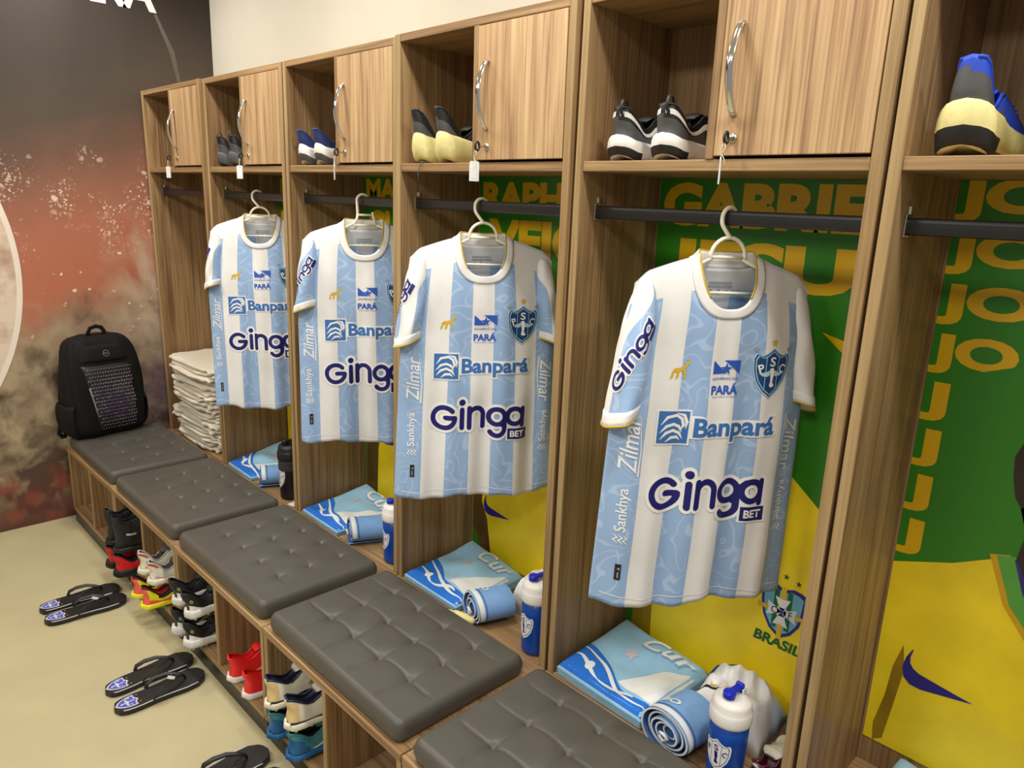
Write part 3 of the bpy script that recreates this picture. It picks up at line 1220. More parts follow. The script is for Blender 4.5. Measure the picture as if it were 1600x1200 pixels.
def make_jersey(label, loc, theta, roll, zhem, ph, lsleeve, rsleeve, hook, clip_inside=True, whem=0.246):
    J = thing('football_jersey', label, 'jersey', loc, (0, 0, 0), 'light blue and white jerseys on hangers')
    J.rotation_euler = (0, roll, theta)
    rnd = random.Random(int(ph*100))
    ZH = zhem-loc[2]

    def a_(z):
        return sinterp(-z, (0, .06, .16, .28, .5, .8), (ASH, ASH+.002, .219, .228, (whem+.226)/2, whem))

    def b_(z):
        return sinterp(-z, (0, .15, .4, .8), (.030, .040, .046, .046))

    def zsh(x):
        ax = abs(x)
        return 0.0 if ax < NW else -.040*((ax-NW)/(ASH-NW))**1.15-.018*smooth01(ax, ASH-.03, ASH+.01)

    def wave(x, z):
        t = smooth01(-z, .10, .75)
        wv = (.0022+.0075*t)*sin(2*pi*x/.150+ph+2.2*z)+(.0012+.0030*t)*sin(2*pi*x/.071+ph*2.1-3.1*z)
        wv += .0024*sin(24*z+7*x+ph)*smooth01(-z, .05, .2)*(1-.5*t)
        wv += .0020*mnoise.noise(Vector((x*17+ph, z*11, ph)))
        return wv

    def yF(x, z):
        a = a_(z)
        u = min(1, abs(x)/a)
        d = max(0, zsh(x)-z)
        bul = 1-exp(-d/.045)
        ed = max(0, 1-u**2.6)**.5
        return -b_(z)*bul*ed+wave(x, z)*bul*min(1, ed*1.6)

    def yB(x, z):
        a = a_(z)
        u = min(1, abs(x)/a)
        d = max(0, zsh(x)-z)
        bul = 1-exp(-d/.045)
        ed = max(0, 1-u**2.6)**.5
        return .85*b_(z)*bul*ed+.7*wave(-x, z)*bul*ed

    def topF(x, drop):
        ax = abs(x)
        if ax < NW:
            return -drop*(1-(ax/NW)**2.6)**(1/2.6)
        return zsh(x)

    def seam(x):
        return -.066-.034*max(0, abs(x)-NW)/(.12)

    us = set()
    for b in (.141, .425, .71, 1.0):
        us |= {b, -b}
    for b in (0, .05, .1, .19, .24, .29, .335, .37, .388, .40, .4075, .47, .52, .57, .615, .66, .76, .81, .86, .90, .935, .965, .985, .995):
        us |= {b, -b}
    us = sorted(us)
    NS, NB = 6, 66

    def build(front):
        drop = ND if front else .022
        y = yF if front else yB
        cols = []
        for u in us:
            z = 0
            for _ in range(25):
                z = topF(u*a_(z), drop)
            sx = u*a_(z)
            zs = min(z-.0005, seam(sx)) if abs(sx) > NW*.8 else min(z-.0005, seam(sx))
            zb = ZH+.006*sin(5.5*u+ph)+.004*sin(11*u+ph*1.7)+(.0 if front else .012)
            zz = [z+(zs-z)*i/NS for i in range(NS)]+[zs+(zb-zs)*i/NB for i in range(NB+1)]
            cols.append([(u*a_(q), y(u*a_(q), q), q) for q in zz])
        mb = MB()

        def mf(i, j):
            um = abs(us[i]+us[i+1])/2
            if j < NS:
                return 0
            blue = .141 < um < .425 or um > .71
            return 1 if blue else 0
        mb.grid(lambda i, j: cols[i][j], len(us)-1, NS+NB, mfun=mf, flip=front)
        return mb
    body = obj('front_panel', build(True), ['jersey_white', 'jersey_blue', 'jersey_inner'], J, smooth=True)
    back = obj('back_panel', build(False), ['jersey_inner', 'jersey_blue'], J, smooth=True)
    for o_ in (body, back):
        md = o_.modifiers.new('thickness', 'SOLIDIFY')
        md.thickness = 0.0012
        md.offset = -1.0 if o_ is body else -1.0

    def on(dx, dz, off=.0014, rot=0):
        ca, sa = cos(rot), sin(rot)

        def f(x, y):
            X, Z = x*ca-y*sa+dx, x*sa+y*ca+dz
            return (X, yF(X, Z)-off, Z)
        return f
    # hem line and yoke seams
    hem = Flat().rect(-.226, .226, -.0012, .0012)
    decal('hem_stitch', hem, lambda x, y: (x, yF(x, ZH+.022+y)-.0012, ZH+.022+y+.006*sin(5.5*x/.25+ph)), 'print_grey' if False else 'jersey_white', body, .01)

    # collar
    def collar(front):
        mb = MB()
        N = 44

        def P(i, j):
            t = -1+2*i/N
            ang = t*pi/2
            # outer to inner edge of the rib
            k = j/4
            nw = NW+.003-.021*k
            nd = (ND+.004-.020*k) if front else (.026-.024*k)
            x = nw*math.copysign(abs(sin(ang))**(2/2.6), sin(ang))
            z = -nd*abs(cos(ang))**(2/2.6)+.010*k*abs(sin(ang))**3
            if front:
                y = yF(x, min(z, -.0))-.0022-.0006*sin(pi*k)
                y = y*1.0
            else:
                y = max(yB(x, z-.004), .012*cos(ang)**.5 if cos(ang) > 0 else 0)+.002
                y = max(y, .020*max(0, cos(ang))**.6)
                z = z+.016*k*max(0, cos(ang))**.5
            return (x, y, z)
        mb.grid(P, N, 4, flip=not front)
        return mb, P, N
    cf, Pf, N = collar(True)
    co = obj('collar', cf, 'jersey_white', J, smooth=True)
    md = co.modifiers.new('thickness', 'SOLIDIFY')
    md.thickness = .0022
    md.offset = 0
    cb, Pb, N = collar(False)
    co2 = obj('back_collar', cb, 'jersey_white', J, smooth=True)
    md = co2.modifiers.new('thickness', 'SOLIDIFY')
    md.thickness = .0022
    md.offset = 0
    tr = MB()
    tr.tube([Pb(i, 4) for i in range(N+1)], .0017, 6)
    for rng in (range(0, 13), range(N-12, N+1)):
        tr.tube([Vector(Pf(i, 4))+Vector((0, -.0010, .0)) for i in rng], .0024, 6)
    obj('gold_trim', tr, 'gold_trim', J, smooth=True)
    # small grey care print inside the neck
    inn = Flat()
    for r_, (z, wd) in enumerate(((-.052, .052), (-.060, .052))):
        k = -wd/2
        while k < wd/2:
            g = rnd.uniform(.003, .007)
            inn.rect(k, k+g-.0012, z-.0022, z+.0022)
            k += g
    inn.disc(-.018, -.071, .0045, 10).rect(-.003, .004, -.076, -.066).rect(.014, .022, -.072, -.068)
    decal('size_print', inn, lambda x, y: (x, yB(x, y)-.0030, y), 'print_grey', back, .008)

    # sleeves
    def sleeve(sg, P):
        (flare, wc, wh, length, zrot) = P[:5]
        kry = P[5] if len(P) > 5 else 1.0
        z0, x0 = -.050, ASH-.026
        S = (0, .06, .16, .32, .6, 1.0)
        RX = (.010, .019, .026, .031, .034, .034)
        RYv = (.010, .024, .036, .050, .063, .070)
        NSg, NPh = 30, 32

        def Pt(s, phi, off=0.0):
            cx = x0+.024*s+flare*s**1.2
            cz = z0-length*s
            rx, ry = sinterp(s, S, RX)+off, sinterp(s, S, RYv)*kry+off
            wv = 1+.05*sin(3*phi+9*s+ph)*smooth01(s, .1, .5)+.03*sin(5*phi-13*s)
            X = rx*cos(phi)*wv
            Y = -ry*sin(phi)*wv
            cr, sr = cos(zrot*s), sin(zrot*s)
            X, Y = X*cr-Y*sr, X*sr+Y*cr
            zz = cz+.035*s*cos(phi)*(-.4)+.010*sin(phi)*s
            return (sg*(cx+X), Y+.002, zz)
        mb = MB()

        def lim(s):
            return min(180, wh+95*(1-smooth01(s, .05, .42)))

        def phi_of(i, s):
            # the first half of the columns spans the white band, the rest the blue field
            n1 = NPh//2
            l = lim(s)
            if i <= n1:
                d = wc-l+2*l*i/n1
            else:
                d = wc+l+(360-2*l)*(i-n1)/(NPh-n1)
            return radians(d)
        mb.grid(lambda i, j: Pt((j/NSg), phi_of(i, j/NSg)), NPh, NSg, close_u=True, mfun=lambda i, j: 0 if i < NPh//2 else 1, flip=(sg > 0))
        so = obj('sleeve', mb, ['jersey_white', 'jersey_blue'], J, smooth=True)
        md = so.modifiers.new('thickness', 'SOLIDIFY')
        md.thickness = .0016
        md.offset = 0
        cu = MB()
        cu.grid(lambda i, j: Pt(.905+.098*j/3, 2*pi*i/NPh, .0022), NPh, 3, close_u=True, flip=(sg > 0))
        cf_ = obj('cuff', cu, 'jersey_white', so, smooth=True)
        md = cf_.modifiers.new('thickness', 'SOLIDIFY')
        md.thickness = .002
        md.offset = 0
        g = MB()
        g.tube([Pt(1.004, 2*pi*i/NPh, .0024) for i in range(NPh+1)], .0026, 6)
        obj('cuff_trim', g, 'gold_trim', so, smooth=True)
        return so, Pt
    for sg, P in ((-1, lsleeve), (1, rsleeve)):
        so, Pt = sleeve(sg, P)
        A, B, T = ginga_flats(.165)
        cphi = radians(64 if P[1] < 40 else P[1]-62)
        srot = radians(58)*(1 if sg < 0 else -1)

        def fs(off, sg=sg, Pt=Pt, cphi=cphi, srot=srot):
            def f(x, y):
                X, Y = x*cos(srot)-y*sin(srot), x*sin(srot)+y*cos(srot)
                s = .50-Y/.30
                return Pt(min(1.0, max(.05, s)), cphi+(X/.058)*(1 if sg < 0 else -1), off)
            return f
        decal('sleeve_print_outline', B, fs(.0016), 'print_white', so, .008)
        decal('sleeve_lettering', A, fs(.0024), 'print_navy', so, .008)

    # chest prints
    zb, zg = -.356, -.508
    sq = .068
    lw = .200
    bx = -.104
    B = Flat().rect(bx-sq/2-.004, bx+sq/2+.004, -sq/2-.006, sq/2+.006)
    B.join(txt('Banpará', lw+.014, .066, .075), 1, 1, .040, -.006)
    B.rect(-.066, .140, -.024, .014)
    decal('sponsor_outline', B, on(0, zb), 'print_white', body, .009)
    Q = Flat().rect(bx-sq/2, bx+sq/2, -sq/2-.002, sq/2+.002)
    decal('sponsor_field', Q, on(0, zb, .0021), 'print_blue', body, .009)
    Q = Flat().join(txt('Banpará', lw, .056, .032), 1, 1, .040, -.006)
    decal('sponsor_lettering', Q, on(0, zb, .0021), 'print_blue', body, .009)
    W_ = Flat()
    k_ = sq/.054
    for pts in ([(-.022, .004), (-.012, .018), (.004, .022), (.014, .016), (.018, .004), (.012, -.006)],
                [(-.023, -.010), (-.012, .002), (.000, .006), (.010, .002), (.016, -.008)],
                [(-.022, -.022), (-.012, -.010), (.000, -.005), (.012, -.010), (.018, -.020)],
                [(-.012, -.026), (-.002, -.018), (.008, -.017), (.014, -.022)],
                [(.004, .026), (.018, .022), (.023, .010), (.022, -.002)]):
        W_.stroke([(bx+x*k_, y*k_) for x, y in pts], [.001]+[.0055*k_]*(len(pts)-2)+[.001], cap=False)
    decal('sponsor_symbol', W_, on(0, zb, .0027), 'print_white', body, .009)
    A, B, T = ginga_flats(.282)
    decal('word_mark_outline', B, on(-.004, zg), 'print_white', body, .009)
    decal('word_mark', A, on(-.004, zg, .0021), 'print_navy', body, .009)
    decal('word_mark_small', T, on(-.004, zg, .0027), 'print_white', body, .009)
    # state badge
    def bad(off):
        f = on(.006, -.243, off)
        return lambda x, y: f(x*1.22, y*1.10)
    G = Flat()
    G.poly([(-.026, .030), (-.026, .004), (.002, .004)]).poly([(-.004, .030), (.028, .030), (.028, .004)])
    G.join(txt('PARÁ', .054, .022, .035), 1, 1, 0, -.026)
    G.join(txt('GOVERNO DO', .052, .0048, .01), 1, 1, 0, -.006)
    G.join(txt('POR TODO O PARÁ', .048, .0028, .01), 1, 1, 0, -.0415)
    decal('badge_outline', Flat().star(0.001, .013, .017), bad(.0012), 'print_white', body, .009)
    decal('badge_lettering', G, bad(.0016), 'print_royal', body, .009)
    decal('badge_star', Flat().star(0.001, .013, .0125), bad(.0024), 'print_royal', body, .009)
    # animal mark, crest, stars
    decal('animal_mark', animal_mark(.042), on(-.100, -.233), 'print_gold', body, .009)
    put_crest(body, lambda x, y, l: on(.116, -.236, .0013+l)(x, y), .088, {'rim': 'crest_sky', 'edge': 'crest_navy', 'line': 'crest_sky', 'field': 'crest_navy', 'thin': 'crest_sky', 'wing': 'crest_sky', 'mark': 'print_white'}, .009)
    decal('gold_star', Flat().star(0, 0, .0105), on(.116, -.170), 'print_gold', body, .009)
    decal('silver_stars', Flat().star(-.042, -.014, .008).star(.042, -.014, .008), on(.116, -.172), 'star_silver', body, .009)
    # side lettering
    for sg in (-1, 1):
        xs = sg*.198
        S_ = Flat().join(txt('Sankhya', .100, .027, .012), 1, 1, .016, 0)
        for k in (-1, 0, 1):
            S_.stroke([(-.062, -.005+.009*k), (-.055, .004+.009*k), (-.048, -.003+.009*k), (-.042, .004+.009*k)], [.001, .0042, .0042, .001], cap=False)
        decal('side_lettering', S_, on(xs, -.560, .0016, pi/2), 'print_white', body, .007)
        Z_ = Flat().join(txt('Zilmar', .128, .036, .010, .25), 1, 1, .005, 0)
        Z_.stroke([(-.066, -.022), (-.01, -.025), (.066, -.017)], [.0045, .0030, .001], cap=False)
        decal('side_script', Z_, on(xs-sg*.002, -.400, .0016, pi/2 if sg < 0 else -pi/2), 'print_white', body, .007)
    # woven tag near the hem
    decal('woven_tag', Flat().rect(-.006, .006, -.019, .019), on(-.196, ZH+.085, .0016), 'print_black', body, .008)
    decal('woven_tag_mark', Flat().poly([(-.003, .008), (.003, .012), (.003, .004)]).rect(-.0015, .0015, -.014, .0), on(-.196, ZH+.085, .0022), 'print_grey', body, .008)

    # ---- hanger
    hl = {0: 'with its hook turned away', 1: 'with a straight hook and square bar'}
    H = thing('clothes_hanger', 'cream plastic clothes hanger holding the ' + hook[0], 'hanger', loc, (0, 0, 0), 'cream plastic hangers')
    H.rotation_euler = (0, roll, theta)
    zr = RZ+.0150+.0068-loc[2]      # inside of the hook touches the rail top
    mb = MB()
    r = .0042
    sh = hook[1]
    arch = [(-.036, 0, .000)]+[(.040*cos(pi-pi*k/14), 0, .004+.040*sin(pi*k/14)) for k in range(15)]+[(.036, 0, .000)]
    if sh == 0:
        mb.tube(arch, r, 8)
        mb.tube([(-.040, 0, .003), (.040, 0, .003)], r*.85, 8)
        obj('arch', mb, 'hanger_cream', H, smooth=True)
    else:
        mb.tube([(-.040, 0, -.004), (-.030, 0, .004), (-.022, 0, .020), (-.020, 0, .036)], r, 8)
        mb.tube([(.040, 0, -.004), (.034, 0, .018), (.030, 0, .030), (.030, 0, .040)], r, 8)
        mb.tube([(-.022, 0, .030), (.030, 0, .030)], r*.9, 8)
        mb.tube([(-.040, 0, -.004), (.040, 0, -.004)], r*.85, 8)
        obj('arch', mb, 'hanger_cream', H, smooth=True)
    # hook: the loop lies across the rail, in world terms along y
    hk = MB()
    cth, sth = cos(theta), sin(theta)

    def wl(dx, dy, dz):      # world offset -> local
        return (dx*cth+dy*sth, -dx*sth+dy*cth, dz)
    zc = zr-.018
    pts = []
    bx0 = (0, 0, .044) if sh == 0 else (-.020, 0, .036)
    pts.append(bx0)
    lean = hook[2]
    # neck rises in front of the rail then bends over it
    fr = wl(lean, -.0185, zc)
    pts.append((bx0[0]*.5+fr[0]*.5, bx0[1]*.5+fr[1]*.5, bx0[2]+(zc-bx0[2])*.30))
    pts.append((fr[0], fr[1], bx0[2]+(zc-bx0[2])*.62))
    for k in range(13):
        a = pi-(pi*1.12)*k/12
        p = wl(lean+.012*k/12, .0195*cos(a), zc+.0185*sin(a))
        pts.append(p)
    # smooth the polyline
    for _ in range(2):
        q = [pts[0]]
        for i in range(len(pts)-1):
            A_, B_ = Vector(pts[i]), Vector(pts[i+1])
            q += [tuple(A_*.75+B_*.25), tuple(A_*.25+B_*.75)]
        q.append(pts[-1])
        pts = q
    hk.tube(pts, .0046, 8)
    obj('hook', hk, 'hanger_cream', H, smooth=True)
    ar = MB()
    for sg in (-1, 1):
        ar.tube([(sg*.036, 0, .000), (sg*.07, 0, -.016), (sg*.110, 0, -.032), (sg*.136, 0, -.043), (sg*.145, 0, -.052), (sg*.143, 0, -.064), (sg*.132, 0, -.072)], .0036, 8)
    obj('arms', ar, 'hanger_cream', H, smooth=True)
    br = MB().tube([(-.132, 0, -.072), (.132, 0, -.072)], .0036, 8)
    obj('bar', br, 'hanger_cream', H, smooth=True)
    return J


JZ = 1.550
JY = RY
# sleeve: flare, white band centre (0 outward, 90 front), half width, length, twist
make_jersey('light blue and white striped jersey nearest the camera, showing its blue left sleeve', (3.182, JY, JZ-.002), radians(60), radians(1.2), .772, 0.6,
            (.008, -34, 56, .300, 0.25), (.026, 60, 150, .272, 0.0, .62), ('jersey nearest the camera', 0, -.012))
make_jersey('light blue and white striped jersey above the towel with yellow glove, second nearest', (2.424, JY-.0100, JZ-.006), radians(60), radians(.4), .790, 2.3,
            (.012, 62, 34, .245, 0.0), (.006, 62, 34, .245, 0.0), ('second jersey from the camera', 0, -.016))
make_jersey('light blue and white striped jersey under the navy trainers, third from the camera', (1.808, JY, JZ+.006), radians(57), radians(-.6), .795, 3.9,
            (.002, -10, 34, .240, 0.1), (.006, 62, 34, .240, 0.0), ('jersey under the navy trainers', 1, -.010), whem=.236)
make_jersey('light blue and white striped jersey beside the cream clothes stack, farthest from camera', (1.040, JY, JZ-.006), radians(50), radians(-.8), .745, 5.2,
            (.000, 62, 40, .235, 0.0), (.004, 62, 34, .235, 0.0), ('jersey farthest from the camera', 0, -.020), whem=.232)

# ------------------------------------------------------------------ keys with tags
KN = ('in the locker door nearest the mural', 'beside the black trainers', 'beside the navy trainers', 'beside the black and cream trainers', 'beside the black and white trainers')
for k in range(5):
    dy = -.0165 if k == 0 else -.0118 if k == 3 else 0.0
    x0, z0 = PITCH_X*k+hx+.003, 1.783
    K = thing('door_key', 'small black-headed key with hanging %s tag, %s' % ('white edge-on' if k in (2, 4) else 'white', KN[k]), 'key', (x0, dy, z0), (0, 0, 0), 'locker keys with tags')
    yk = -.0325 if k not in (4,) else -.024
    m_ = MB().box(-.0012, .0012, yk+.008, -.0046, -.0025, .0025, .0004)
    obj('blade', m_, 'nickel', K)
    m_ = MB()
    ring = [(0.0, yk+.0085*cos(a)*.8, .0105*sin(a)) for a in [2*pi*q/18 for q in range(19)]]
    m_.tube(ring, .0030, 8, up=(1, 0, 0), cap=False)
    obj('bow', m_, 'key_black', K, smooth=True)
    tx = -.004
    st = MB()
    lp = [(0, yk-.004, -.008), (-.004, yk-.007, -.016), (-.002+tx, yk-.006, -.028), (tx, yk-.005, -.038)]
    lp2 = [(0, yk-.004, -.008), (.005, yk-.007, -.018), (.001+tx, yk-.006, -.029), (tx, yk-.005, -.038)]
    st.tube(lp, .0008, 5)
    st.tube(lp2, .0008, 5)
    st.tube([(tx, yk-.005, -.030), (tx+.010, yk-.010, -.040), (tx+.013, yk-.012, -.052)], .0007, 5)
    obj('string', st, 'string_cream', K, smooth=True)
    tg = MB()
    edge = k in (2, 4)
    tw, tt, th_ = (.0125, .0012, .050)
    pr_ = [(-tw+.003, 0), (tw-.003, 0), (tw, -.004), (tw, -th_), (-tw, -th_), (-tw, -.004)]
    rings = [[(p[0], t_y, p[1]) for p in pr_] for t_y in (-tt, tt)]
    tg.loft(rings, True, True)
    tob = obj('tag', tg, 'tag_white', K, loc=(tx, yk-.005, -.037))
    # the edge-on tags lie along the line of sight
    tob.rotation_euler = (0, 0, radians(118 if k == 4 else 142) if edge else radians(24+10*k))
    wn = MB().box(-tw+.003, tw-.003, -tt-.0004, -tt+.0002, -th_+.006, -.012, .0001)
    obj('paper_slip', wn, 'tag_white' if k != 1 else 'print_white', tob)

# ------------------------------------------------------------------ shoes
ST = [0, .012, .03, .06, .10, .15, .20, .26, .32, .37, .41, .45, .50, .56, .62, .68, .74, .80, .86, .91, .95, .98, 1.0]


def make_shoe(name, label, cat, loc, rz, c, L=.285, Wd=.098, H=.082, tab=.018, sole=.026, side=1, studs=False, laces=True, flare=0.0, spring=.012, heel_lift=.0, tilt=0.0, ry=0.0, stripes=None,
              pull=False, group=None, heelc=None, high=0.0, outsole=None, toe_h=.048, band=None, uw=.88, sw=0.0):
    """a shoe with its heel at the origin and its toe along +y; c = dict of material names"""
    S = thing(name, label, cat, loc, (tilt, ry, rz), group)
    wt = ((0, .012, .03, .06, .15, .30, .45, .60, .75, .88, .95, .98, 1.0), (.0, .34, .51, .62, .70, .70, .74, .90, 1.0, .88, .62, .40, .0))

    def w(t):
        return interp(t, *wt)*Wd/2

    def z0(t):      # underside of the sole: heel bevel and toe spring
        return heel_lift*max(0, 1-t/.16)**2+spring*max(0, (t-.72)/.28)**2

    def th(t):
        return interp(t, (0, .25, .6, 1.0), (sole, sole*.92, sole*.7, sole*.55))

    def top(t):
        h = sinterp(t, (0, .05, .12, .22, .30, .37, .44, .60, .78, .92, 1.0), (H+tab, H+tab*.90, H+tab*.42-.004, H-.022+high, H-.018+high, H+.002+high*.8, H+.002, H*.80+.002, toe_h+.006, toe_h-.006, toe_h*.55))
        return h+z0(t)*.6

    def side_x(t):   # asymmetry of a left/right last
        return side*.007*sin(pi*min(1, max(0, (t-.25)/.75)))
    NO, NI = 9, 9

    def opening(t):
        return smooth01(t, .016, .055)*(1-smooth01(t, .37, .44))

    def surf(t, al, off=0.0):
        """outer upper surface; al 0..1 from the sole edge to the rim, negative for the other side"""
        sg = 1 if al >= 0 else -1
        al = abs(al)
        am = radians(50)
        a = al*am
        zb_ = z0(t)+th(t)*.72
        kx = 1-(1-uw)*(1-smooth01(t, .25, .55))
        x = (w(t)*kx+off)*cos(a)**.75
        z = zb_+(top(t)-zb_)*(sin(a)/sin(am))**.85
        # heel curve: tabs lean back
        y = t*L
        hz = max(0, z-H*.55)
        if t < .12:
            y -= (flare*(hz/(H*.45+tab))**1.6-.010*sin(pi*min(1, max(0, (z-.02)/(H*.75)))))*(1-t/.12)
        return (sg*x+side_x(t), y-(off if t < .02 else 0), z+off*.3)

    def section(t):
        pts = []
        for k in range(NO):
            pts.append(surf(t, -k/(NO-1)))
        rl, rr = Vector(surf(t, -1)), Vector(surf(t, 1))
        op = opening(t)
        zin = z0(t)+th(t)+.012
        for k in range(1, NI+1):
            q = k/(NI+1)
            x = rl.x+(rr.x-rl.x)*q
            dome = rl.z+.10*(rr.x-rl.x)*sin(pi*q)*(1-op)
            dep = max(0, rl.z-zin)*op*min(1, (sin(pi*q)*1.75))
            pts.append((x, rl.y, dome-dep))
        for k in range(NO-1, -1, -1):
            pts.append(surf(t, k/(NO-1)))
        return pts
    n = NO*2+NI
    secs = [section(t) for t in ST]
    names = [c['upper'], c.get('lining', 'sh_black'), c.get('heel', c['upper']), c.get('toe', c['upper']), c.get('mid', c['upper'])]
    mb = MB()

    def mf(i, j):
        t = (ST[j]+ST[j+1])/2
        if NO-1 <= i < NO+NI:
            return 1 if t < .41 else (4 if t < .62 else 0)
        k = i if i < NO else n-1-i
        if heelc and t < heelc[0]*(1-.5*k/NO) and k < NO*heelc[1]:
            return 2
        if 'toe' in c and t > .80:
            return 3
        if 'mid' in c and k >= NO*.45 and t > .2:
            return 4
        return 0
    mb.grid(lambda i, j: secs[j][i], n-1, len(ST)-1, mfun=mf)
    up = obj('upper', mb, names, S, smooth=True)
    recalc(up)
    # sole: rim ring around the outline
    mb = MB()
    out = [(t, 1) for t in ST]+[(t, -1) for t in ST[-2:0:-1]]
    rings = []
    for kz, g in ((0.0, -.006), (.12, .0005), (.45, .0035), (.80, .0030), (1.0, .0006), (1.08, -.004)):
        r_ = []
        for t, sg in out:
            x = sg*max(.0005, w(t)*1.0+g*.6+sw*sin(pi*min(1, kz)))+side_x(t)
            y = t*L
            if t < .012:
                y -= g+.004
            elif t > .99:
                y += g+.003
            if t < .1 and kz < .5:
                y += heel_lift*.5*(1-t/.1)*(1-kz*2)
            r_.append((x, y, z0(t)+th(t)*kz))
        rings.append(r_)
    mb.loft(rings, True, True, mfun=lambda i, j: 1 if j < 1 or (outsole and j < 2 and min(out[i][0], out[(i+1) % len(out)][0]) < .12) else 0)
    so = obj('sole', mb, [c['sole'], c.get('outsole', c['sole'])], S, smooth=True)
    recalc(so)
    # rim piping
    pp = []
    for t in ST:
        if .03 <= t <= .41:
            pp.append(t)
    mb = MB()
    rim = [surf(t, -1) for t in pp[::-1]]+[surf(.012, 0.97)]+[surf(t, 1) for t in pp]
    mb.tube(rim, .0032, 6)
    obj('collar_rim', mb, c.get('rim', c.get('lining', 'sh_black')), S, smooth=True)
    # tongue
    mb = MB()
    rings = []
    for t, wd, dz in ((.47, .020, .001), (.42, .022, .004), (.37, .023, .009), (.335, .021, .014), (.315, .014, .016)):
        z = top(t)+dz-.002
        rings.append([(side_x(t)+wd*cos(a), t*L+.003*sin(a), z+.0045*sin(a)) for a in [2*pi*q/12 for q in range(12)]])
    mb.loft(rings)
    recalc(obj('tongue', mb, c.get('tongue', c['upper']), S, smooth=True))
    if laces:
        mb = MB()
        for q in range(5):
            t = .43+.045*q
            zc = top(t)
            sgx = 1 if q % 2 else -1
            a_ = Vector(surf(t, -.93, .002))
            b_ = Vector(surf(t+.02, .93, .002))
            m_ = (a_+b_)/2+Vector((0, 0, .012))
            mb.tube([a_, a_*.6+m_*.4+Vector((0, 0, .003)), m_, b_*.6+m_*.4+Vector((0, 0, .003)), b_], .0026, 6, flat=.6)
        obj('laces', mb, c.get('lace', c['upper']), S, smooth=True)
    if pull:
        mb = MB()
        p0 = Vector(surf(.012, .80))
        p1 = Vector(surf(.02, 1.0))
        mb.tube([p0+Vector((0, -.003, -.012)), p0+Vector((0, -.012, .006)), p1+Vector((0, -.010, .014)), p1+Vector((0, .004, .014)), p1+Vector((0, .008, .0))], .0045, 8, flat=.35, up=(0, 1, 0))
        obj('pull_tab', mb, c.get('pull', 'sh_black'), S, smooth=True)
    if studs:
        k = 0
        for t, xs in ((.08, .55), (.08, -.55), (.24, .6), (.24, -.6), (.60, .7), (.60, -.7), (.76, .7), (.76, -.7), (.88, .4), (.88, -.4)):
            mb = MB()
            x, y, z = xs*w(t)+side_x(t), t*L, z0(t)
            mb.lathe([(.0032, z-.0100), (.0045, z-.0095), (.0075, z+.004)], 10, cx=x, cy=y)
            obj('stud', mb, c.get('stud', c['sole']), so, smooth=True)
    if stripes:
        for (nm, quad, m_) in stripes:
            for sg in (-1, 1):
                f = Flat().poly(quad)
                decal(nm, f, lambda t, a, sg=sg: surf(t, sg*a, .0016), m_, up, .03)
    if band:
        nm, lo, hi, t0, t1, m_ = band
        f = Flat()
        for sg in (-1, 1):
            decal(nm, Flat().poly([(t0, lo[0]), (t1, lo[1]), (t1, hi[1]), (t0, hi[0])]), lambda t, a, sg=sg: surf(max(t, .004), sg*a, .0018), m_, up, .025)
    return S


ZSH = ZS+.0012


def pair(n1, lab, cat, cx, cy, z, rz, gap, c, grp, rz2=None, dy=0.0, **kw):
    """two shoes side by side, heels at cy"""
    a = make_shoe(n1, lab % 'left', cat, (cx-gap/2, cy, z), rz, c, side=-1, group=grp, **kw)
    b = make_shoe(n1, lab % 'right', cat, (cx+gap/2, cy+dy, z), rz if rz2 is None else rz2, c, side=1, group=grp, **kw)
    return a, b


U = PITCH_X
# shelf cubbies
pair('running_shoe', 'black running shoe on the second locker shelf, %s one of the pair', 'shoe', U+.150, .012, ZSH, radians(2), .114, dict(upper='sh_black', sole='sh_grey', lining='sh_black', heel='sh_grey', outsole='sh_black'), 'black trainers on a shelf',
     H=.096, tab=.020, sole=.044, heel_lift=.012, pull=True, heelc=(.3, .5), L=.275, Wd=.112)
pair('running_shoe', 'navy running shoe with white sole on locker shelf, %s one of the pair', 'shoe', 2*U+.146, .012, ZSH+.0008, radians(2), .110, dict(upper='sh_navy', sole='sh_white', lining='sh_navy', outsole='sh_grey', rim='sh_navy'), 'navy trainers on a shelf',
     H=.084, tab=.026, flare=.012, sole=.052, heel_lift=.018, outsole='sh_grey', L=.28, uw=.80, sw=.003)
pair('running_shoe', 'black running shoe with cream sole on locker shelf, %s one of the pair', 'shoe', 3*U+.150, -.008, ZSH+.0022, radians(3), .108, dict(upper='sh_black', sole='sh_cream', lining='sh_black', heel='sh_grey'), 'black and cream trainers on a shelf',
     H=.092, tab=.046, flare=.016, sole=.064, heel_lift=.014, heelc=(.34, .55), L=.285, uw=.74, sw=.003)
pair('running_shoe', 'black running shoe with white sole and white heel band, %s one of the pair', 'shoe', 4*U+.165, .016, ZSH, radians(-2), .120, dict(upper='sh_black', sole='sh_white', lining='sh_black', heel='sh_grey', outsole='sh_black'), 'black and white trainers on a shelf',
     uw=.84, sw=.002, H=.092, tab=.016, sole=.040, heel_lift=.014, pull=True, heelc=(.45, .5), outsole='sh_black', Wd=.114, L=.28, band=('heel_band', (.62, .50), (.80, .70), .004, .42, 'sh_white'))
pair('running_shoe', 'blue running shoe with thick cream sole on locker shelf, %s one of the pair', 'shoe', 5*U+.162, .012, ZSH, radians(1), .130, dict(upper='sh_blue', sole='sh_cream', lining='sh_blue', heel='sh_grey', outsole='sh_black', rim='sh_blue'), 'blue trainers on a shelf',
     H=.100, tab=.040, flare=.004, sole=.064, heel_lift=.018, heelc=(.5, .60), outsole='sh_black', uw=.76, sw=.002, Wd=.124, L=.285)
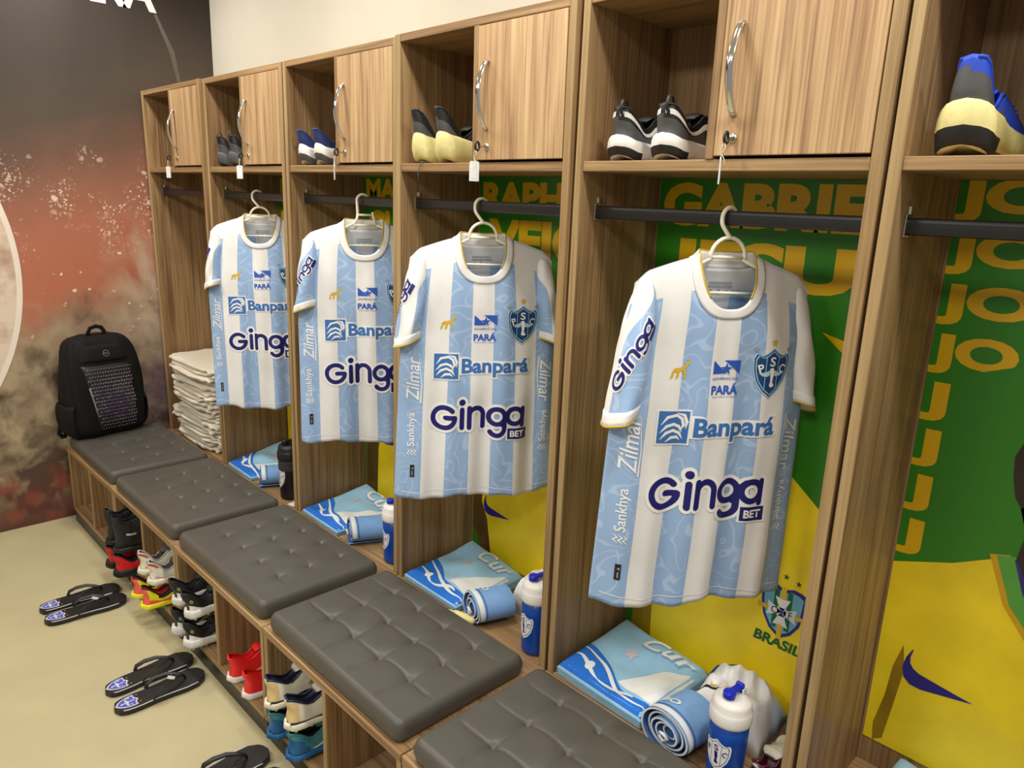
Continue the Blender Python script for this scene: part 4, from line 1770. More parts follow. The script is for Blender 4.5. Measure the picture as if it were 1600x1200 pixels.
# loose lace hanging from the black and cream pair
lc = MB().tube([(3*U+.118, .050, ZSH+.003), (3*U+.120, .015, ZSH+.003), (3*U+.121, -.006, ZSH+.0035), (3*U+.122, -.0155, ZSH-.010), (3*U+.117, -.0165, ZSH-.030), (3*U+.118, -.0160, ZSH-.055)], .0018, 6)
tag(obj('loose_lace', lc, 'sh_grey', None, smooth=True), 'dark loose shoelace hanging over the shelf edge below the cream-soled trainers', 'lace')

# bench cubbies
ZC = 0.0745
YH = YB
pair('football_boot', 'red football boot with black sole, low in the second bench, %s one of the pair', 'shoe', U+.140, YH-.070, ZC+.0006, radians(1), .100, dict(upper='sh_red', sole='sh_black', lining='sh_black', heel='sh_red', outsole='sh_black', mid='sh_red'), 'red and black boots',
     H=.078, tab=.020, sole=.030, L=.275)
pair('football_boot', 'black ankle-high boot stacked on the red boots, %s one of the pair', 'shoe', U+.136, YH-.062, ZC+.104, radians(1), .098, dict(upper='sh_black', sole='sh_black', lining='sh_black'), 'black boots stacked above red ones',
     H=.128, tab=.030, sole=.022, L=.265, high=.018, stripes=[('side_mark', [(.16, .42), (.30, .40), (.30, .47), (.16, .50)], 'sh_lgrey')])
pair('football_boot', 'yellow and coral football boot with red lining, %s one of the pair', 'shoe', U+.478, YH-.075, ZC+.010, radians(0), .104, dict(upper='sh_yellow', sole='sh_yellow', lining='sh_red', heel='sh_coral', mid='sh_black', rim='sh_black', tongue='sh_black', lace='sh_black', stud='sh_lime'), 'yellow and coral boots',
     H=.068, tab=.020, sole=.020, studs=True, heelc=(.09, .95), L=.272, laces=False, stripes=[('side_flash', [(.03, .02), (.50, .02), (.42, .26), (.16, .30), (.04, .22)], 'sh_coral')])
pair('football_boot', 'cream football boot with rust heel tab, on the yellow boots, %s one of the pair', 'shoe', U+.498, YH-.050, ZC+.112, radians(0), .104, dict(upper='sh_offwhite', sole='sh_offwhite', lining='sh_grey', rim='sh_lgrey', tongue='sh_grey', lace='sh_lgrey'), 'cream boots',
     H=.070, tab=.022, sole=.022, studs=True, L=.270, stripes=[('heel_tab', [(.006, .78), (.10, .74), (.13, .97), (.006, .98)], 'sh_rust'), ('wave_line', [(.04, .16), (.34, .10), (.34, .13), (.04, .20)], 'sh_coral')])
bw = dict(upper='sh_black', sole='sh_white', lining='sh_black', heel='sh_black', stud='sh_white', lace='sh_black')
pair('football_boot', 'black and white football boot, lower pair in the third bench, %s one', 'shoe', 2*U+.132, YH-.050, ZC+.010, radians(0), .108, bw, 'black and white boots', H=.070, tab=.030, flare=.004, sole=.030, studs=True, L=.275,
     stripes=[('heel_mark', [(.035, .42), (.075, .42), (.09, .62), (.06, .64)], 'sh_olive'), ('side_line', [(.20, .22), (.62, .60), (.66, .50), (.30, .16)], 'sh_olive'), ('white_guard', [(.015, .02), (.42, .02), (.34, .18), (.015, .30)], 'sh_white')])
pair('football_boot', 'black and white football boot, upper pair in the third bench, %s one', 'shoe', 2*U+.140, YH-.040, ZC+.126, radians(0), .112, bw, 'black and white boots', H=.070, tab=.032, flare=.004, sole=.030, studs=True, L=.275, tilt=radians(7),
     stripes=[('heel_mark', [(.035, .42), (.075, .42), (.09, .62), (.06, .64)], 'sh_olive'), ('white_guard', [(.015, .02), (.42, .02), (.34, .18), (.015, .30)], 'sh_white')])
pair('running_shoe', 'bright red running shoe with white sole in the bench cubby, %s one of the pair', 'shoe', 2*U+.505, YH-.010, ZC, radians(-3), .112, dict(upper='sh_bred', sole='sh_white', lining='sh_bred', heel='sh_bred', rim='sh_bred', lace='sh_bred'), 'bright red trainers',
     H=.076, tab=.010, sole=.020, L=.275, high=.006, stripes=[('side_flash', [(.16, .03), (.52, .03), (.46, .24)], 'sh_white')])
pair('football_boot', 'teal and blue football boot under the white and gold shoes, %s one of the pair', 'shoe', 3*U+.152, YH-.040, ZC+.010, radians(-2), .116, dict(upper='sh_teal', sole='sh_tblue', lining='sh_black', heel='sh_tblue', rim='sh_teal', outsole='sh_black', lace='sh_teal'), 'teal boots',
     H=.076, tab=.012, sole=.018, studs=True, heelc=(.22, .6), L=.275, stripes=[('white_tick', [(.22, .22), (.60, .48), (.62, .44), (.26, .15)], 'sh_white')])
pair('running_shoe', 'white shoe with gold stripes stacked on the teal boots, %s one of the pair', 'shoe', 3*U+.158, YH-.045, ZC+.118, radians(-2), .118, dict(upper='sh_offwhite', sole='sh_offwhite', lining='sh_indigo', heel='sh_tan', rim='sh_indigo', tongue='sh_lgrey', lace='sh_lgrey', stud='sh_cream'), 'white and gold shoes',
     H=.080, tab=.016, sole=.020, studs=True, heelc=(.14, .8), L=.280, high=.008, stripes=[('gold_stripe', [(.42, .30), (.47, .30), (.56, .78), (.51, .80)], 'sh_gold'), ('gold_stripe', [(.50, .30), (.55, .30), (.63, .78), (.58, .80)], 'sh_gold'),
                                                                                     ('indigo_line', [(.02, .02), (.62, .02), (.62, .14), (.02, .10)], 'sh_indigo')])
# a loose tangle of pale laces on top of the white and gold pair
mb = MB()
rn = random.Random(4)
cx0, cy0, cz0 = 3*U+.165, YH+.100, ZC+.232
pts = []
for k in range(60):
    a = k*.62
    pts.append((cx0+.052*cos(a)+rn.uniform(-.012, .012), cy0+.034*sin(a*1.15)+rn.uniform(-.01, .01), cz0+.016*sin(a*.7)+rn.uniform(-.006, .006)))
for _ in range(2):
    q = [pts[0]]
    for i in range(len(pts)-1):
        A_, B_ = Vector(pts[i]), Vector(pts[i+1])
        q += [tuple(A_*.75+B_*.25), tuple(A_*.25+B_*.75)]
    pts = q
mb.tube(pts, .0022, 5)
tag(obj('shoelaces', mb, 'sh_lgrey', None, smooth=True), 'tangled pale laces piled on the white and gold shoes', 'laces')

# shoes half hidden at the foot of the fifth locker
make_shoe('football_boot', 'burgundy and lime boot half hidden behind the blue bottle, near the right panel', 'shoe', (4*U+.618, .002, ZB+.013), radians(0), dict(upper='sh_offwhite', sole='sh_lime', lining='sh_burgundy', heel='sh_burgundy', mid='sh_burgundy', stud='sh_lime'),
          H=.066, tab=.010, sole=.020, studs=True, heelc=(.3, .6), L=.192, Wd=.074)

# ------------------------------------------------------------------ flip-flops


def slipper(label, loc, rz, side, sticker):
    S = thing('flip_flop', label, 'sandal', (loc[0], loc[1], .0006), (0, 0, rz), 'black flip-flops on the floor')
    L = .292
    wt = ((0, .03, .08, .2, .4, .55, .72, .86, .95, .99, 1.0), (.0, .50, .72, .82, .78, .84, 1.0, .98, .70, .34, 0))

    def w(t):
        return interp(t, *wt)*.049

    def sx(t):
        return side*.004*sin(pi*t)
    ts = [0, .01, .03, .06, .1, .16, .24, .32, .4, .48, .56, .64, .72, .8, .86, .91, .95, .98, 1.0]
    out = [(t, 1) for t in ts]+[(t, -1) for t in ts[-2:0:-1]]
    mb = MB()
    rings = []
    for z, g in ((.0, -.003), (.003, 0), (.018, .0005), (.021, -.0015), (.0215, -.004)):
        rings.append([(sg*max(.0006, w(t)+g)+sx(t), t*L+(-g if t == 0 else g if t == 1 else 0), z) for t, sg in out])
    mb.loft(rings)
    so = recalc(obj('sole', mb, 'slipper_black', S))
    ln = MB()
    for sg in (-1, 1):
        ln.tube([(sg*(w(t)+.0002)+sx(t), t*L, .0195) for t in ts[3:15]], .0017, 6)
    obj('edge_line', ln, 'slipper_line', so, smooth=True)
    # straps: from both sides at mid foot up and forward to the toe post
    st = MB()
    post = (sx(.78), .775*L, .021)
    for sg in (-1, 1):
        a = (sg*.036+sx(.36), .37*L, .018)
        pts = [a, (sg*.041+sx(.4), .40*L, .034), (sg*.036, .48*L, .046), (sg*.024, .60*L, .050), (sg*.010, .70*L, .044), (post[0], post[1]-.004, .034), post]
        st.tube(pts, [.0075, .0078, .0075, .0068, .0058, .0048, .0035], 8, flat=.36, up=(0, 0, 1))
    obj('strap', st, 'slipper_black', S, smooth=True)
    put_crest(so, lambda x, y, l: (x+sx(.15), .135*L+y, .0215+.0003+l), .056, {'rim': 'slipper_line', 'field': 'crest_purple', 'wing': 'slipper_line', 'mark': 'slipper_line'})
    dt = Flat().disc(-.020, .255*L, .0022, 10).disc(.020, .255*L, .0022, 10)
    decal('stud_print', dt, lambda x, y: (x, y, .0219), 'gold_trim', so)
    if sticker:
        q = MB().box(-.012, .012, -.007, .007, 0, .0012, .0003)
        obj('size_sticker', q, 'sh_lgrey', S, loc=(.017, .60*L, .0555), rot=(.15, .25, .9))
    return S


slipper('black flip-flop of the far pair, the one nearer the mural', (.862, -.838, 0), radians(-1), -1, False)
slipper('black flip-flop of the far pair, with a grey sticker on its strap', (.962, -.843, 0), radians(-1), 1, True)
slipper('black flip-flop of the middle pair, the one nearer the mural', (1.560, -.800, 0), radians(3), -1, False)
slipper('black flip-flop of the middle pair, with a grey sticker on its strap', (1.672, -.806, 0), radians(2), 1, True)
slipper('black flip-flop at the lower edge, the one nearer the mural', (2.165, -.815, 0), radians(1), -1, False)
slipper('black flip-flop at the lower edge, the outer one of its pair', (2.275, -.822, 0), radians(0), 1, False)

# ------------------------------------------------------------------ folded towels


def towel(label, fl, fr, br, bl, lift, ph, text=None):
    """folded printed towel; corners (x, y) front-left, front-right, back-right, back-left; lift = (front, back) height of its top"""
    T = thing('folded_towel', label, 'towel', (fl[0], fl[1], ZB+(.0022 if 2.1 < fl[0] < 2.5 else 0)), (0, 0, 0), 'folded printed towels')
    o0 = Vector((fl[0], fl[1], 0))

    def P(s_, t_, z=None):
        x = (fl[0]*(1-s_)+fr[0]*s_)*(1-t_)+(bl[0]*(1-s_)+br[0]*s_)*t_
        y = (fl[1]*(1-s_)+fr[1]*s_)*(1-t_)+(bl[1]*(1-s_)+br[1]*s_)*t_
        e = min(s_, 1-s_, t_, 1-t_)
        rim = 1-max(0, 1-e/.05)**2*.35
        top = (lift[0]+(lift[1]-lift[0])*t_)*rim
        top += .0075*sin(7*s_+ph+3*t_)*min(1, e*8)+.003*sin(15*t_-6*s_+ph)*min(1, e*8)+.010*mnoise.noise(Vector((s_*4+ph, t_*4, ph)))*min(1, e*8)+.020*max(0, t_-.6)*max(0, 1-s_*3)
        return (x-o0.x, y-o0.y, top)
    NX, NY = 36, 30
    mb = MB()
    mb.grid(lambda i, j: P(i/NX, j/NY), NX, NY)
    per = [(i, 0) for i in range(NX)]+[(NX, j) for j in range(NY)]+[(i, NY) for i in range(NX, 0, -1)]+[(0, j) for j in range(NY, 0, -1)]
    rings = []
    lay = 7
    for q in range(lay):
        k = q/(lay-1)
        g = .010*(1 if q % 2 else -.4)*(1 if q < lay-1 else 0)
        r_ = []
        for i, j in per:
            p = P(i/NX, j/NY)
            c = P(.5, .5)
            d = Vector((p[0]-c[0], p[1]-c[1], 0)).normalized()
            r_.append((p[0]+d.x*g*.5, p[1]+d.y*g*.5, .0006+(p[2]-.0006)*k))
        rings.append(r_)
    mb.loft(rings, True, False)
    body = recalc(obj('cloth', mb, 'towel_sky', T, smooth=True))

    def on(off):
        def f(x, y):
            p = P(min(.995, max(.005, x)), min(.995, max(.005, y)))
            return (p[0], p[1], p[2]+off)
        return f
    # royal blue front band with white waves, white wedge at the right
    fr_ = Flat()
    n = 14

    def curve(x):
        return .40-.28*x+.05*sin(7*x+ph*.3)
    for k in range(n):
        a, b = k/n, (k+1)/n
        fr_.poly([(a, .0), (b, .0), (b, curve(b)), (a, curve(a))])
    decal('blue_band', fr_, on(.0010), 'towel_royal', body, .04)
    wv = Flat()
    wv.stroke([(k/20, curve(k/20)-.065-.015*sin(9*k/20)) for k in range(21)], [.010+.028*sin(pi*k/20) for k in range(21)], cap=False)
    wv.stroke([(.05+k/24, .16+.05*sin(8*k/20+1)-.08*k/20) for k in range(19)], [.012+.03*abs(sin(pi*k/9)) for k in range(19)], cap=False)
    wv.disc(.26, .16, .045, 16, .055)
    decal('white_waves', wv, on(.0018), 'towel_white', body, .04)
    wd = Flat().poly([(.56, curve(.56)+.01), (1.0, curve(1.0)+.01), (1.0, .80), (.80, .62)])
    decal('white_wedge', wd, on(.0011), 'towel_white', body, .04)
    decal('faded_star', Flat().star(.40, .60, .085), on(.0013), 'towel_pink', body, .04)
    if text:
        tx = Flat().join(txt(text, .58, .20, .02, .2), 1, 1, .66, .86)
        sh_ = Flat().join(txt(text, .60, .22, .03, .2), 1, 1, .672, .848)
        decal('lettering_shadow', sh_, on(.0014), 'short_blue', body, .035)
        decal('lettering', tx, on(.0021), 'towel_white', body, .035)
    return T


towel('pale blue printed towel with faded star, nearest the camera, beside the white shirt', (2.834, .006), (3.118, -.004), (3.140, .268), (2.842, .300), (.040, .060), .4, 'Cur')
towel('pale blue printed towel folded in the fourth locker, under the rolled shorts with yellow glove', (2.140, -.002), (2.412, -.006), (2.435, .262), (2.150, .294), (.026, .056), 1.7, 'Cur')
towel('pale blue printed towel folded in the third locker, with a raised back corner', (1.438, .004), (1.708, -.002), (1.745, .268), (1.448, .302), (.024, .058), 3.0, 'Cur')
towel('pale blue printed towel folded in the second locker, beside the black bottle', (.735, .004), (.985, -.002), (1.050, .268), (.742, .302), (.022, .076), 4.4, None)
towel('pale blue towel at the lower right corner, in the sixth locker', (3.600, .02), (3.900, .02), (3.900, .29), (3.612, .300), (.040, .068), 5.2, None)

# ------------------------------------------------------------------ rolled shorts


def roll(label, loc, rz, R_, Ln, ph, text='Lobo', glove=False):
    """shorts rolled into a spiral, axis along local y, open end at y=0"""
    T = thing('rolled_shorts', label, 'shorts', (loc[0], loc[1], loc[2]+.0026), (0, 0, rz), 'rolled blue shorts')
    turns = 4.6
    N = 160
    th = .0045

    def sp(t, side):
        a = 2*pi*turns*t+ph
        r = R_*(.16+.84*t)+side*th*.5
        sq = 1-.10*max(0, -sin(a))
        return (r*cos(a)*1.12, (r*sin(a))*sq*.88)
    mb = MB()
    NY = 10
    zoff = .0010-min(sp(k/400, -1)[1] for k in range(401))-min(0, 0)
    zoff = max(zoff, .0010-min(sp(k/400, 1)[1] for k in range(401)))

    def pt(t, side, y):
        x, z = sp(t, side)
        # uneven open end: inner turns sit deeper
        yy = y*Ln+(1-y)*(.012*(1-t)+.006*sin(9*t+ph))
        return (x, yy, z+zoff)
    mb.grid(lambda i, j: pt(i/N, 1, j/NY), N, NY, mi=0)
    mb.grid(lambda i, j: pt(i/N, -1, j/NY), N, NY, mi=1, flip=True)
    for y in (0, 1):
        mb.grid(lambda i, j: pt(i/N, 1 if j else -1, y), N, 1, mi=2)
    mb.grid(lambda i, j: pt(1.0, 1 if i else -1, j/NY), 1, NY, mi=0)
    body = obj('cloth', mb, ['short_blue', 'short_dark', 'towel_white'], T, smooth=True)

    def outer(off):
        def f(x, y):       # x = turns back from the outer edge (radians), y along the axis 0..1
            t = 1-x/(2*pi*turns)
            p = Vector(pt(t, 1, y))
            c = Vector((0, p.y, zoff))
            d = (p-c).normalized()
            return tuple(p+d*off)
        return f
    # white hem band along the open end, dark-blue piping and lettering
    decal('hem_band', Flat().rect(.1, 5.4, .03, .16), outer(.0016), 'towel_white', body, .08)
    decal('hem_line', Flat().rect(.1, 5.4, .20, .23), outer(.0016), 'short_dark', body, .08)
    lt = Flat().join(txt(text, 1.5, .16, .03), 1, 1, 2.6, .42, 0)
    decal('lettering', lt, outer(.0020), 'towel_white', body, .06)
    # waist cord curled inside the open end
    cd_ = MB()
    cd_.tube([(-.010, -.004, zoff), (.004, -.008, zoff+.006), (.014, -.004, zoff-.004), (.004, -.006, zoff-.014), (-.012, -.002, zoff-.012)], .0040, 6)
    obj('waist_cord', cd_, 'towel_white', T, smooth=True)
    return T


roll('rolled blue shorts in front of the white shirt, nearest the camera', (3.205, -.034, ZB), radians(-8), .066, .125, 1.2, 'LOBO')
roll('rolled blue shorts on the towel with a yellow glove tucked inside', (2.490, -.014, ZB+.0015), radians(-20), .058, .125, 1.2, 'LOBO')
roll('rolled blue shorts in the third locker, beside the white-lidded bottle', (1.785, .000, ZB), radians(-26), .055, .125, 1.4, 'LOBO')
roll('rolled blue shorts in the second locker, beside the black bottle', (1.060, .004, ZB), radians(-26), .052, .120, 1.6, 'LOBO')

# yellow glove poking out of one roll
G = thing('goalkeeper_glove', 'pale yellow glove tucked into the rolled blue shorts', 'glove', (2.456, -.0400, ZB+.024), (0, 0, radians(-74)))
mb = MB()
rings = []
for y, w_, h_ in ((-.022, .004, .004), (-.018, .018, .011), (-.004, .024, .014), (.016, .025, .015), (.040, .022, .013), (.060, .018, .010), (.066, .004, .003)):
    rings.append([(w_*.62*cos(a), y, h_*sin(a)) for a in [2*pi*k/14 for k in range(14)]])
mb.loft(rings)
obj('palm', mb, 'sh_cream', G, smooth=True)
for k in range(2):
    obj('vent', MB().box(-.007+.009*k, -.003+.009*k, -.0185, -.010, .006, .0125, .001), 'sh_black', G)
mb = MB()
mb.tube([(.004, .0, .004), (.010, -.012, .012), (.010, -.026, .014)], [.008, .007, .004], 8)
obj('thumb', mb, 'sh_cream', G, smooth=True)

# ------------------------------------------------------------------ white shirts by the rolled shorts


def heap(name, label, cat, loc, sx, sy, h, ph, matn, amp=.018, rz=0.0, group=None):
    """crumpled folded garment: a closed cloth mound with folds"""
    T = thing(name, label, cat, loc, (0, 0, rz), group)
    NX, NY = 56, 44

    def P(i, j):
        u, v = -1+2*i/NX, -1+2*j/NY
        e = max(0, (1-abs(u)**3.2)*(1-abs(v)**3.2))
        f = mnoise.noise(Vector((u*1.6+ph, v*1.3, ph)))
        rg = 1-abs(mnoise.noise(Vector((u*2.4+v*1.4+ph*2, v*1.2-u*.6, ph+3))))*2
        z = h*e**.42*(1+.16*f)+amp*rg*e**.5+.004*sin(16*(u+v*.4)+ph)*e
        k = 1+.06*mnoise.noise(Vector((u*2, v*2, ph+9)))
        return (u*sx*k, v*sy*k, max(.001, z))
    mb = MB()
    mb.grid(P, NX, NY)
    per = [(i, 0) for i in range(NX)]+[(NX, j) for j in range(NY)]+[(i, NY) for i in range(NX, 0, -1)]+[(0, j) for j in range(NY, 0, -1)]
    mb.loft([[(P(i, j)[0]*.97, P(i, j)[1]*.97, .0004) for i, j in per], [P(i, j) for i, j in per]], True, False)
    b = recalc(obj('cloth', mb, matn, T, smooth=True))

    def on(x, y, off):
        i, j = (x/sx+1)/2*NX, (y/sy+1)/2*NY
        p = P(i, j)
        return (p[0], p[1], p[2]+off)
    return T, b, on


T, b, on = heap('folded_shirt', 'crumpled white shirt with blue collar behind the nearest blue bottle', 'shirt', (3.262, .204, ZB+.0008), .100, .090, .112, 2.1, 'shirt_white', .013, radians(4))
cl = MB()
cl.tube([on(-.090, .030, .004), on(-.080, .050, .006), on(-.062, .066, .006), on(-.038, .072, .006)], .0075, 8, flat=.45)
obj('collar_trim', cl, 'crest_navy', T, smooth=True)
decal('front_print', Flat().rect(-.085, -.025, -.058, -.051), lambda x, y: on(x, y, .0016), 'print_black', b, .008)
decal('front_star', Flat().star(-.050, -.040, .011), lambda x, y: on(x, y, .0020), 'print_gold', b, .008)
heap('folded_shorts', 'light blue garment bunched behind the white shirt against the right panel', 'shorts', (3.415, .256, ZB+.0008), .042, .042, .130, 3.3, 'short_blue', .024, radians(20))
heap('folded_shirt', 'crumpled white shirt behind the rolled shorts with the yellow glove', 'shirt', (2.580, .216, ZB+.0030), .084, .076, .100, 5.1, 'shirt_white', .022, radians(10))
heap('folded_shirt', 'crumpled white shirt behind the rolled shorts in the third locker', 'shirt', (1.874, .218, ZB+.0008), .080, .072, .070, 7.7, 'shirt_white', .018, radians(10))

# ------------------------------------------------------------------ bottles


def bottle(label, loc, rz, dark=False, s=1.0):
    B = thing('water_bottle', label, 'bottle', (loc[0], loc[1], loc[2]+.001), (0, 0, rz), 'sports bottles')
    bm_, lm, cm_ = ('bottle_black', 'bottle_black', 'bottle_black') if dark else ('bottle_blue', 'bottle_white', 'bottle_cap_blue')
    prof = [(.030, 0), (.037, .0015), (.0395, .006), (.0405, .012), (.0400, .018), (.0412, .06), (.0425, .12), (.0432, .166)]
    mb = MB().lathe([(r*s, z*s) for r, z in prof], 40)
    b = obj('body', mb, bm_, B, smooth=True)
    if dark:
        mb = MB().lathe([(.0436*s, .118*s), (.0440*s, .121*s), (.0446*s, .165*s), (.0444*s, .168*s)], 40)
        obj('grip_band', mb, 'bottle_grey', B, smooth=True)
    prof = [(.0445, .158), (.0465, .160), (.0470, .166), (.0470, .186), (.0450, .190), (.0438, .192), (.0430, .204), (.0395, .212), (.024, .2165), (.006, .217)]
    mb = MB().lathe([(r*s, z*s) for r, z in prof], 40)
    l = obj('lid', mb, lm, B, smooth=True)
    # drinking spout and flip cap
    mb = MB()
    mb.lathe([(.0120*s, .213*s), (.0120*s, .226*s), (.0105*s, .2285*s), (.004*s, .229*s)], 18, cx=.0, cy=-.016*s)
    obj('spout', mb, lm, l, smooth=True)
    mb = MB()
    mb.lathe([(.0135*s, .2200*s), (.0140*s, .2230*s), (.0140*s, .2325*s), (.012*s, .2355*s), (.004*s, .2362*s)], 20, cx=.0, cy=-.016*s)
    mb.box(-.0085*s, .0085*s, -.010*s, .026*s, .2255*s, .2335*s, .002*s)
    mb.box(-.0100*s, .0100*s, .020*s, .030*s, .2150*s, .2390*s, .003*s)
    obj('flip_cap', mb, cm_, l, smooth=False)
    mb = MB()
    for sg in (-1, 1):
        mb.box(min(sg*.0105*s, sg*.0140*s), max(sg*.0105*s, sg*.0140*s), .016*s, .031*s, .210*s, .2300*s, .0012*s)
    obj('hinge', mb, lm, l)

    def cyl(x, y, lft):
        r = interp((.088+y)*1.0, (0.018, .06, .12, .166), (.0400, .0412, .0425, .0432))*s+.0006+lft
        a = -pi/2+x/(.042*s)
        return (r*cos(a), r*sin(a), (.088+y)*s)
    put_crest(B, lambda x, y, l_: cyl(x, y, l_), .062, {'rim': 'print_white', 'line': 'print_navy' if not dark else 'print_black', 'field': 'print_white', 'thin': 'crest_navy' if not dark else 'print_black', 'mark': 'print_navy' if not dark else 'print_black'}, .006)
    return B


bottle('blue sports bottle with white lid in the foreground, beside the white shirt', (3.342, .008, ZB), radians(-4))
bottle('blue sports bottle with white lid in the fourth locker, against its right panel', (2.712, .042, ZB+.0008), radians(-12), s=1.02)
bottle('blue sports bottle with white lid in the third locker, mostly hidden by a panel', (2.006, .052, ZB), radians(-18), s=1.0)
bottle('black sports bottle with pale crest in the second locker', (1.258, .046, ZB), radians(-6), True, s=1.10)
tag(obj('white_card', MB().box(-.020, .020, -.020, .020, 0, .003, .0008), 'tag_white', None, loc=(1.340, .016, ZB+.0010), rot=(0, 0, .2)), 'small white card lying beside the black bottle', 'card')

# ------------------------------------------------------------------ stack of cream clothes
rn = random.Random(21)
SN = ('lowest', 'second lowest', 'third lowest', 'fourth lowest', 'fourth from the top', 'third from the top', 'second from the top', 'topmost')
z = ZB
HG = (.046, .050, .052, .048, .054, .052, .056, .062)
for k in range(8):
    hgt = HG[k]
    G = thing('folded_garment', 'cream folded garment, %s in the stack beside the mural wall' % SN[k], 'clothes', (.332+rn.uniform(-.010, .010), .126+rn.uniform(-.008, .004), z+.0032),
              (0, 0, rn.uniform(-.05, .05)), 'stacked cream clothes')
    hw, hd = .280+rn.uniform(-.03, .006), .142+rn.uniform(-.016, .004)
    ph = rn.uniform(0, 9)
    nl = 3 if k % 2 else 2
    for q in range(nl):
        # each fold is a soft rounded slab, set back or proud of the one below, with puckered edges
        mb = MB()
        zz0, zz1 = hgt*q/nl, hgt*(q+1)/nl
        NA = 96
        rings = []
        kx, ky = 1-.07*rn.random(), 1-.10*rn.random()
        oy = rn.uniform(-.006, .004)
        p2 = rn.uniform(0, 6)
        T_ = zz1-zz0
        for kk, ins in ((0.0, .020), (.10, .008), (.28, .002), (.5, 0.0), (.72, .002), (.90, .008), (1.0, .020)):
            r_ = []
            for i in range(NA):
                a = 2*pi*i/NA
                e = 2/4.6
                pk = .007*sin(4*a+ph+q)+.005*sin(9*a+p2)+.004*sin(17*a+ph)+.008*mnoise.noise(Vector((cos(a)*3+ph, sin(a)*3, q+kk*.8)))
                x = (hw*kx-ins+pk)*math.copysign(abs(cos(a))**e, cos(a))
                y = (hd*ky-ins+pk)*math.copysign(abs(sin(a))**e, sin(a))+oy
                y = min(y, .162)
                dz = T_*.22*sin(5*a+p2)*sin(pi*kk)+T_*.16*sin(13*a+ph)*sin(pi*kk)
                r_.append((x, y, min(hgt-.0006, max(.0004, zz0+T_*kk+dz))))
            rings.append(r_)
        mb.loft(rings)
        obj('fold', mb, 'cream_cloth' if (k+q) % 2 else 'cream_cloth_b', G, smooth=True)
    if k == 0:
        f = Flat()
        for q in range(7):
            f.stroke([(rn.uniform(-.03, .03), rn.uniform(-.012, .012)), (rn.uniform(-.03, .03), rn.uniform(-.012, .012))], .005)
        decal('violet_print', f, lambda x, y: (.100+x, -hd-.014, .022+y), 'tag_violet', G)
    z += hgt+.0008

# ------------------------------------------------------------------ backpack
BP = thing('backpack', 'black backpack with a geometric printed front, standing on the first cushion against the mural', 'backpack', (.052, -.328, ZB+.0665), (0, 0, radians(98)))
# local: x across, -y is the front, z up


def bp_dims(z):
    hw = sinterp(z, (0, .03, .12, .25, .38, .45, .478, .49), (.160, .178, .186, .184, .168, .148, .120, .066))
    fy = sinterp(z, (0, .03, .12, .25, .38, .45, .478, .49), (-.080, -.100, -.108, -.098, -.076, -.052, -.028, .004))
    by = sinterp(z, (0, .1, .3, .45, .49), (.070, .078, .078, .070, .046))
    return hw, fy, by


def bp_pt(z, a):
    hw, fy, by = bp_dims(z)
    cy, ry = (fy+by)/2, (by-fy)/2
    e = 2/3.6
    cx_, sy_ = cos(a), sin(a)
    wr = .004*sin(9*a+14*z)+.004*mnoise.noise(Vector((cx_*2, sy_*2, z*9)))
    return (math.copysign(abs(cx_)**e, cx_)*(hw+wr), cy+math.copysign(abs(sy_)**e, sy_)*(ry+wr), z)


zs_ = [0, .006, .016, .03, .05, .08, .12, .16, .20, .25, .30, .34, .38, .42, .45, .468, .48, .487, .49]
mb = MB()
mb.loft([[bp_pt(z_, 2*pi*i/64) for i in range(64)] for z_ in zs_], True, True)
obj('body', mb, 'pack_black', BP, smooth=True)


def bp_front(x, z, off=.002):
    hw, fy, by = bp_dims(z)
    cy, ry = (fy+by)/2, (by-fy)/2
    u = min(.995, abs(x)/hw)
    return (x, cy-ry*(1-u**3.6)**(1/3.6)-off, z)


# front pocket panel
mb = MB()
NX, NZ = 24, 26


def pan(i, j, o_=.012):
    z_ = .035+(.355-.035)*j/NZ
    wl, wr_ = interp(z_, (.03, .12, .36), (-.062, -.078, -.118)), interp(z_, (.03, .12, .36), (.112, .118, .112))
    x = wl+(wr_-wl)*i/NX
    e = min(i/NX, 1-i/NX, j/NZ, 1-j/NZ)
    return bp_front(x, z_, .001+o_*min(1, e*9)**.5)


mb.grid(lambda i, j: pan(i, j), NX, NZ)
per = [(i, 0) for i in range(NX)]+[(NX, j) for j in range(NZ)]+[(i, NZ) for i in range(NX, 0, -1)]+[(0, j) for j in range(NZ, 0, -1)]
mb.loft([[(pan(i, j)[0], pan(i, j)[1]+.010, pan(i, j)[2]) for i, j in per], [pan(i, j) for i, j in per]], False, False)
pnl = recalc(obj('front_panel', mb, 'pack_panel', BP, smooth=True))
tri = [Flat(), Flat()]
q = .0200
row = 0
zz = .045
while zz < .345:
    wl, wr_ = interp(zz, (.03, .12, .36), (-.052, -.068, -.108)), interp(zz, (.03, .12, .36), (.104, .110, .104))
    xx = wl+(q/2 if row % 2 else 0)
    k = 0
    while xx < wr_:
        up_ = k % 2 == 0
        s_ = q*.34*(.55+.45*sin(pi*(zz-.03)/.33))
        P_ = [(xx-s_, zz-s_*.7), (xx+s_, zz-s_*.7), (xx, zz+s_*.9)] if up_ else [(xx-s_, zz+s_*.7), (xx, zz-s_*.9), (xx+s_, zz+s_*.7)]
        (tri[1] if rn.random() < 1.1*exp(-((zz-.15)/.06)**2-((xx-.01)/.07)**2) else tri[0]).poly(P_)
        xx += q*.62
        k += 1
    zz += q*.86
    row += 1
for f, m_, nm in ((tri[0], 'pack_print', 'triangle_print'), (tri[1], 'pack_print_violet', 'violet_triangle_print')):
    o_ = decal(nm, f, lambda x, z: bp_front(x, z, .0142), m_, pnl)
    o_['kind'] = 'stuff'
# upper pocket flap
mb = MB()


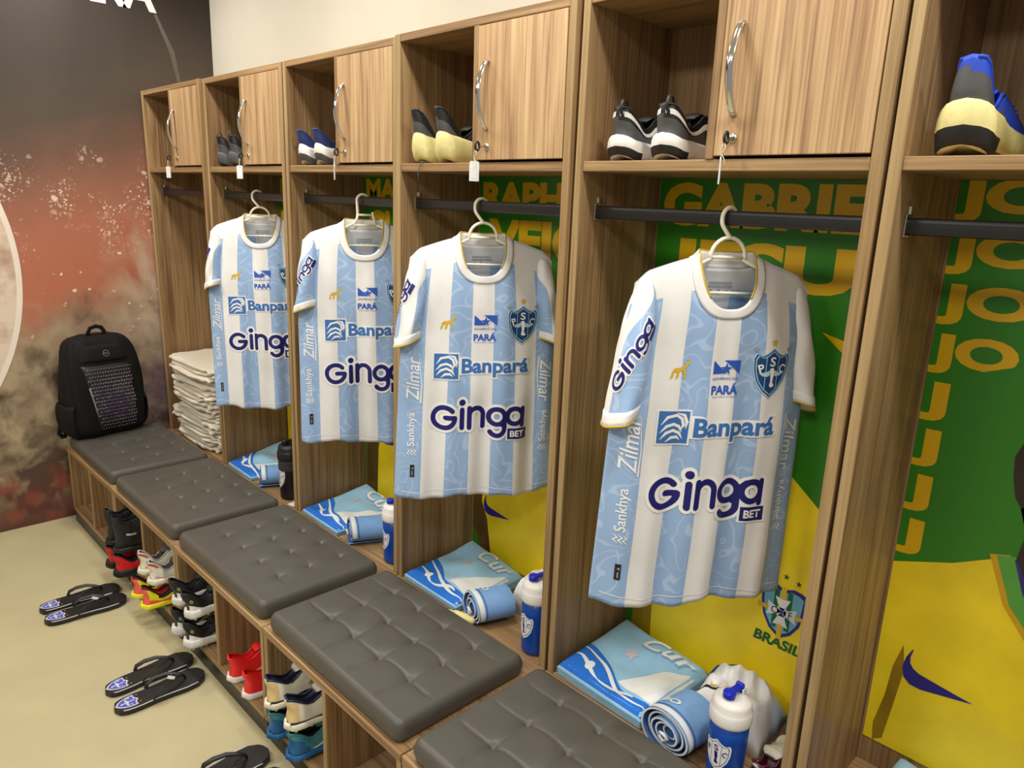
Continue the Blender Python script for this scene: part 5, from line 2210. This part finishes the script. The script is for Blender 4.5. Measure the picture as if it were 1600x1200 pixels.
def flap(i, j):
    z_ = .368+(.448-.368)*j/10
    hw_ = interp(z_, (.36, .45), (.116, .098))
    x = -hw_+2*hw_*i/20
    e = min(i/20, 1-i/20, j/10, 1-j/10)
    return bp_front(x, z_, .001+.010*min(1, e*8)**.5)


mb.grid(flap, 20, 10)
recalc(obj('top_pocket', mb, 'pack_black', BP, smooth=True))
# round badge
lg = Flat().stroke(arc(0, 0, .0135, 0, 360, 28), .0022, cap=False)
decal('badge_ring', lg, lambda x, z: bp_front(x+.004, z+.408, .0125), 'pack_grey', BP)
decal('badge_lettering', txt('DELL', .018, .0065, .02), lambda x, z: bp_front(x+.004, z+.408, .0125), 'pack_grey', BP)
# zip and reflective edge
mb = MB().tube([bp_front(-.094, .252, .006), bp_front(-.086, .20, .007), bp_front(-.078, .15, .008), bp_front(-.070, .105, .008)], .0036, 6)
obj('reflective_strip', mb, 'pack_grey', BP, smooth=True)
mb = MB().tube([(-.035, .0, .478), (-.038, -.004, .500), (-.026, -.004, .522), (0, -.004, .530), (.026, -.004, .522), (.038, -.004, .500), (.035, .0, .478)], .010, 8, flat=.45, up=(0, 1, 0))
obj('carry_handle', mb, 'pack_black', BP, smooth=True)
mb = MB().tube([(-.160, .04, .08), (-.190, .035, .055), (-.200, .03, .02), (-.188, .03, .002), (-.168, .03, .004)], .011, 8, flat=.35, up=(0, 1, 0))
obj('loose_strap', mb, 'pack_black', BP, smooth=True)
for sg in (-1, 1):
    mb = MB()
    mb.grid(lambda i, j: tuple(Vector(bp_pt(.02+.15*j/10, (pi if sg < 0 else 0)+(-.75+1.5*i/14)))+Vector((sg*(.004+.012*sin(pi*j/10)**.5), 0, 0))), 14, 10, flip=sg < 0)
    so_ = obj('side_pocket', mb, 'pack_black', BP, smooth=True)
    md = so_.modifiers.new('thickness', 'SOLIDIFY')
    md.thickness = .003
obj('woven_label', MB().box(-.006, .006, -.001, .001, -.008, .008, .0003), 'pack_grey', BP, loc=(-.162, -.062, .245), rot=(0, 0, radians(-60)))
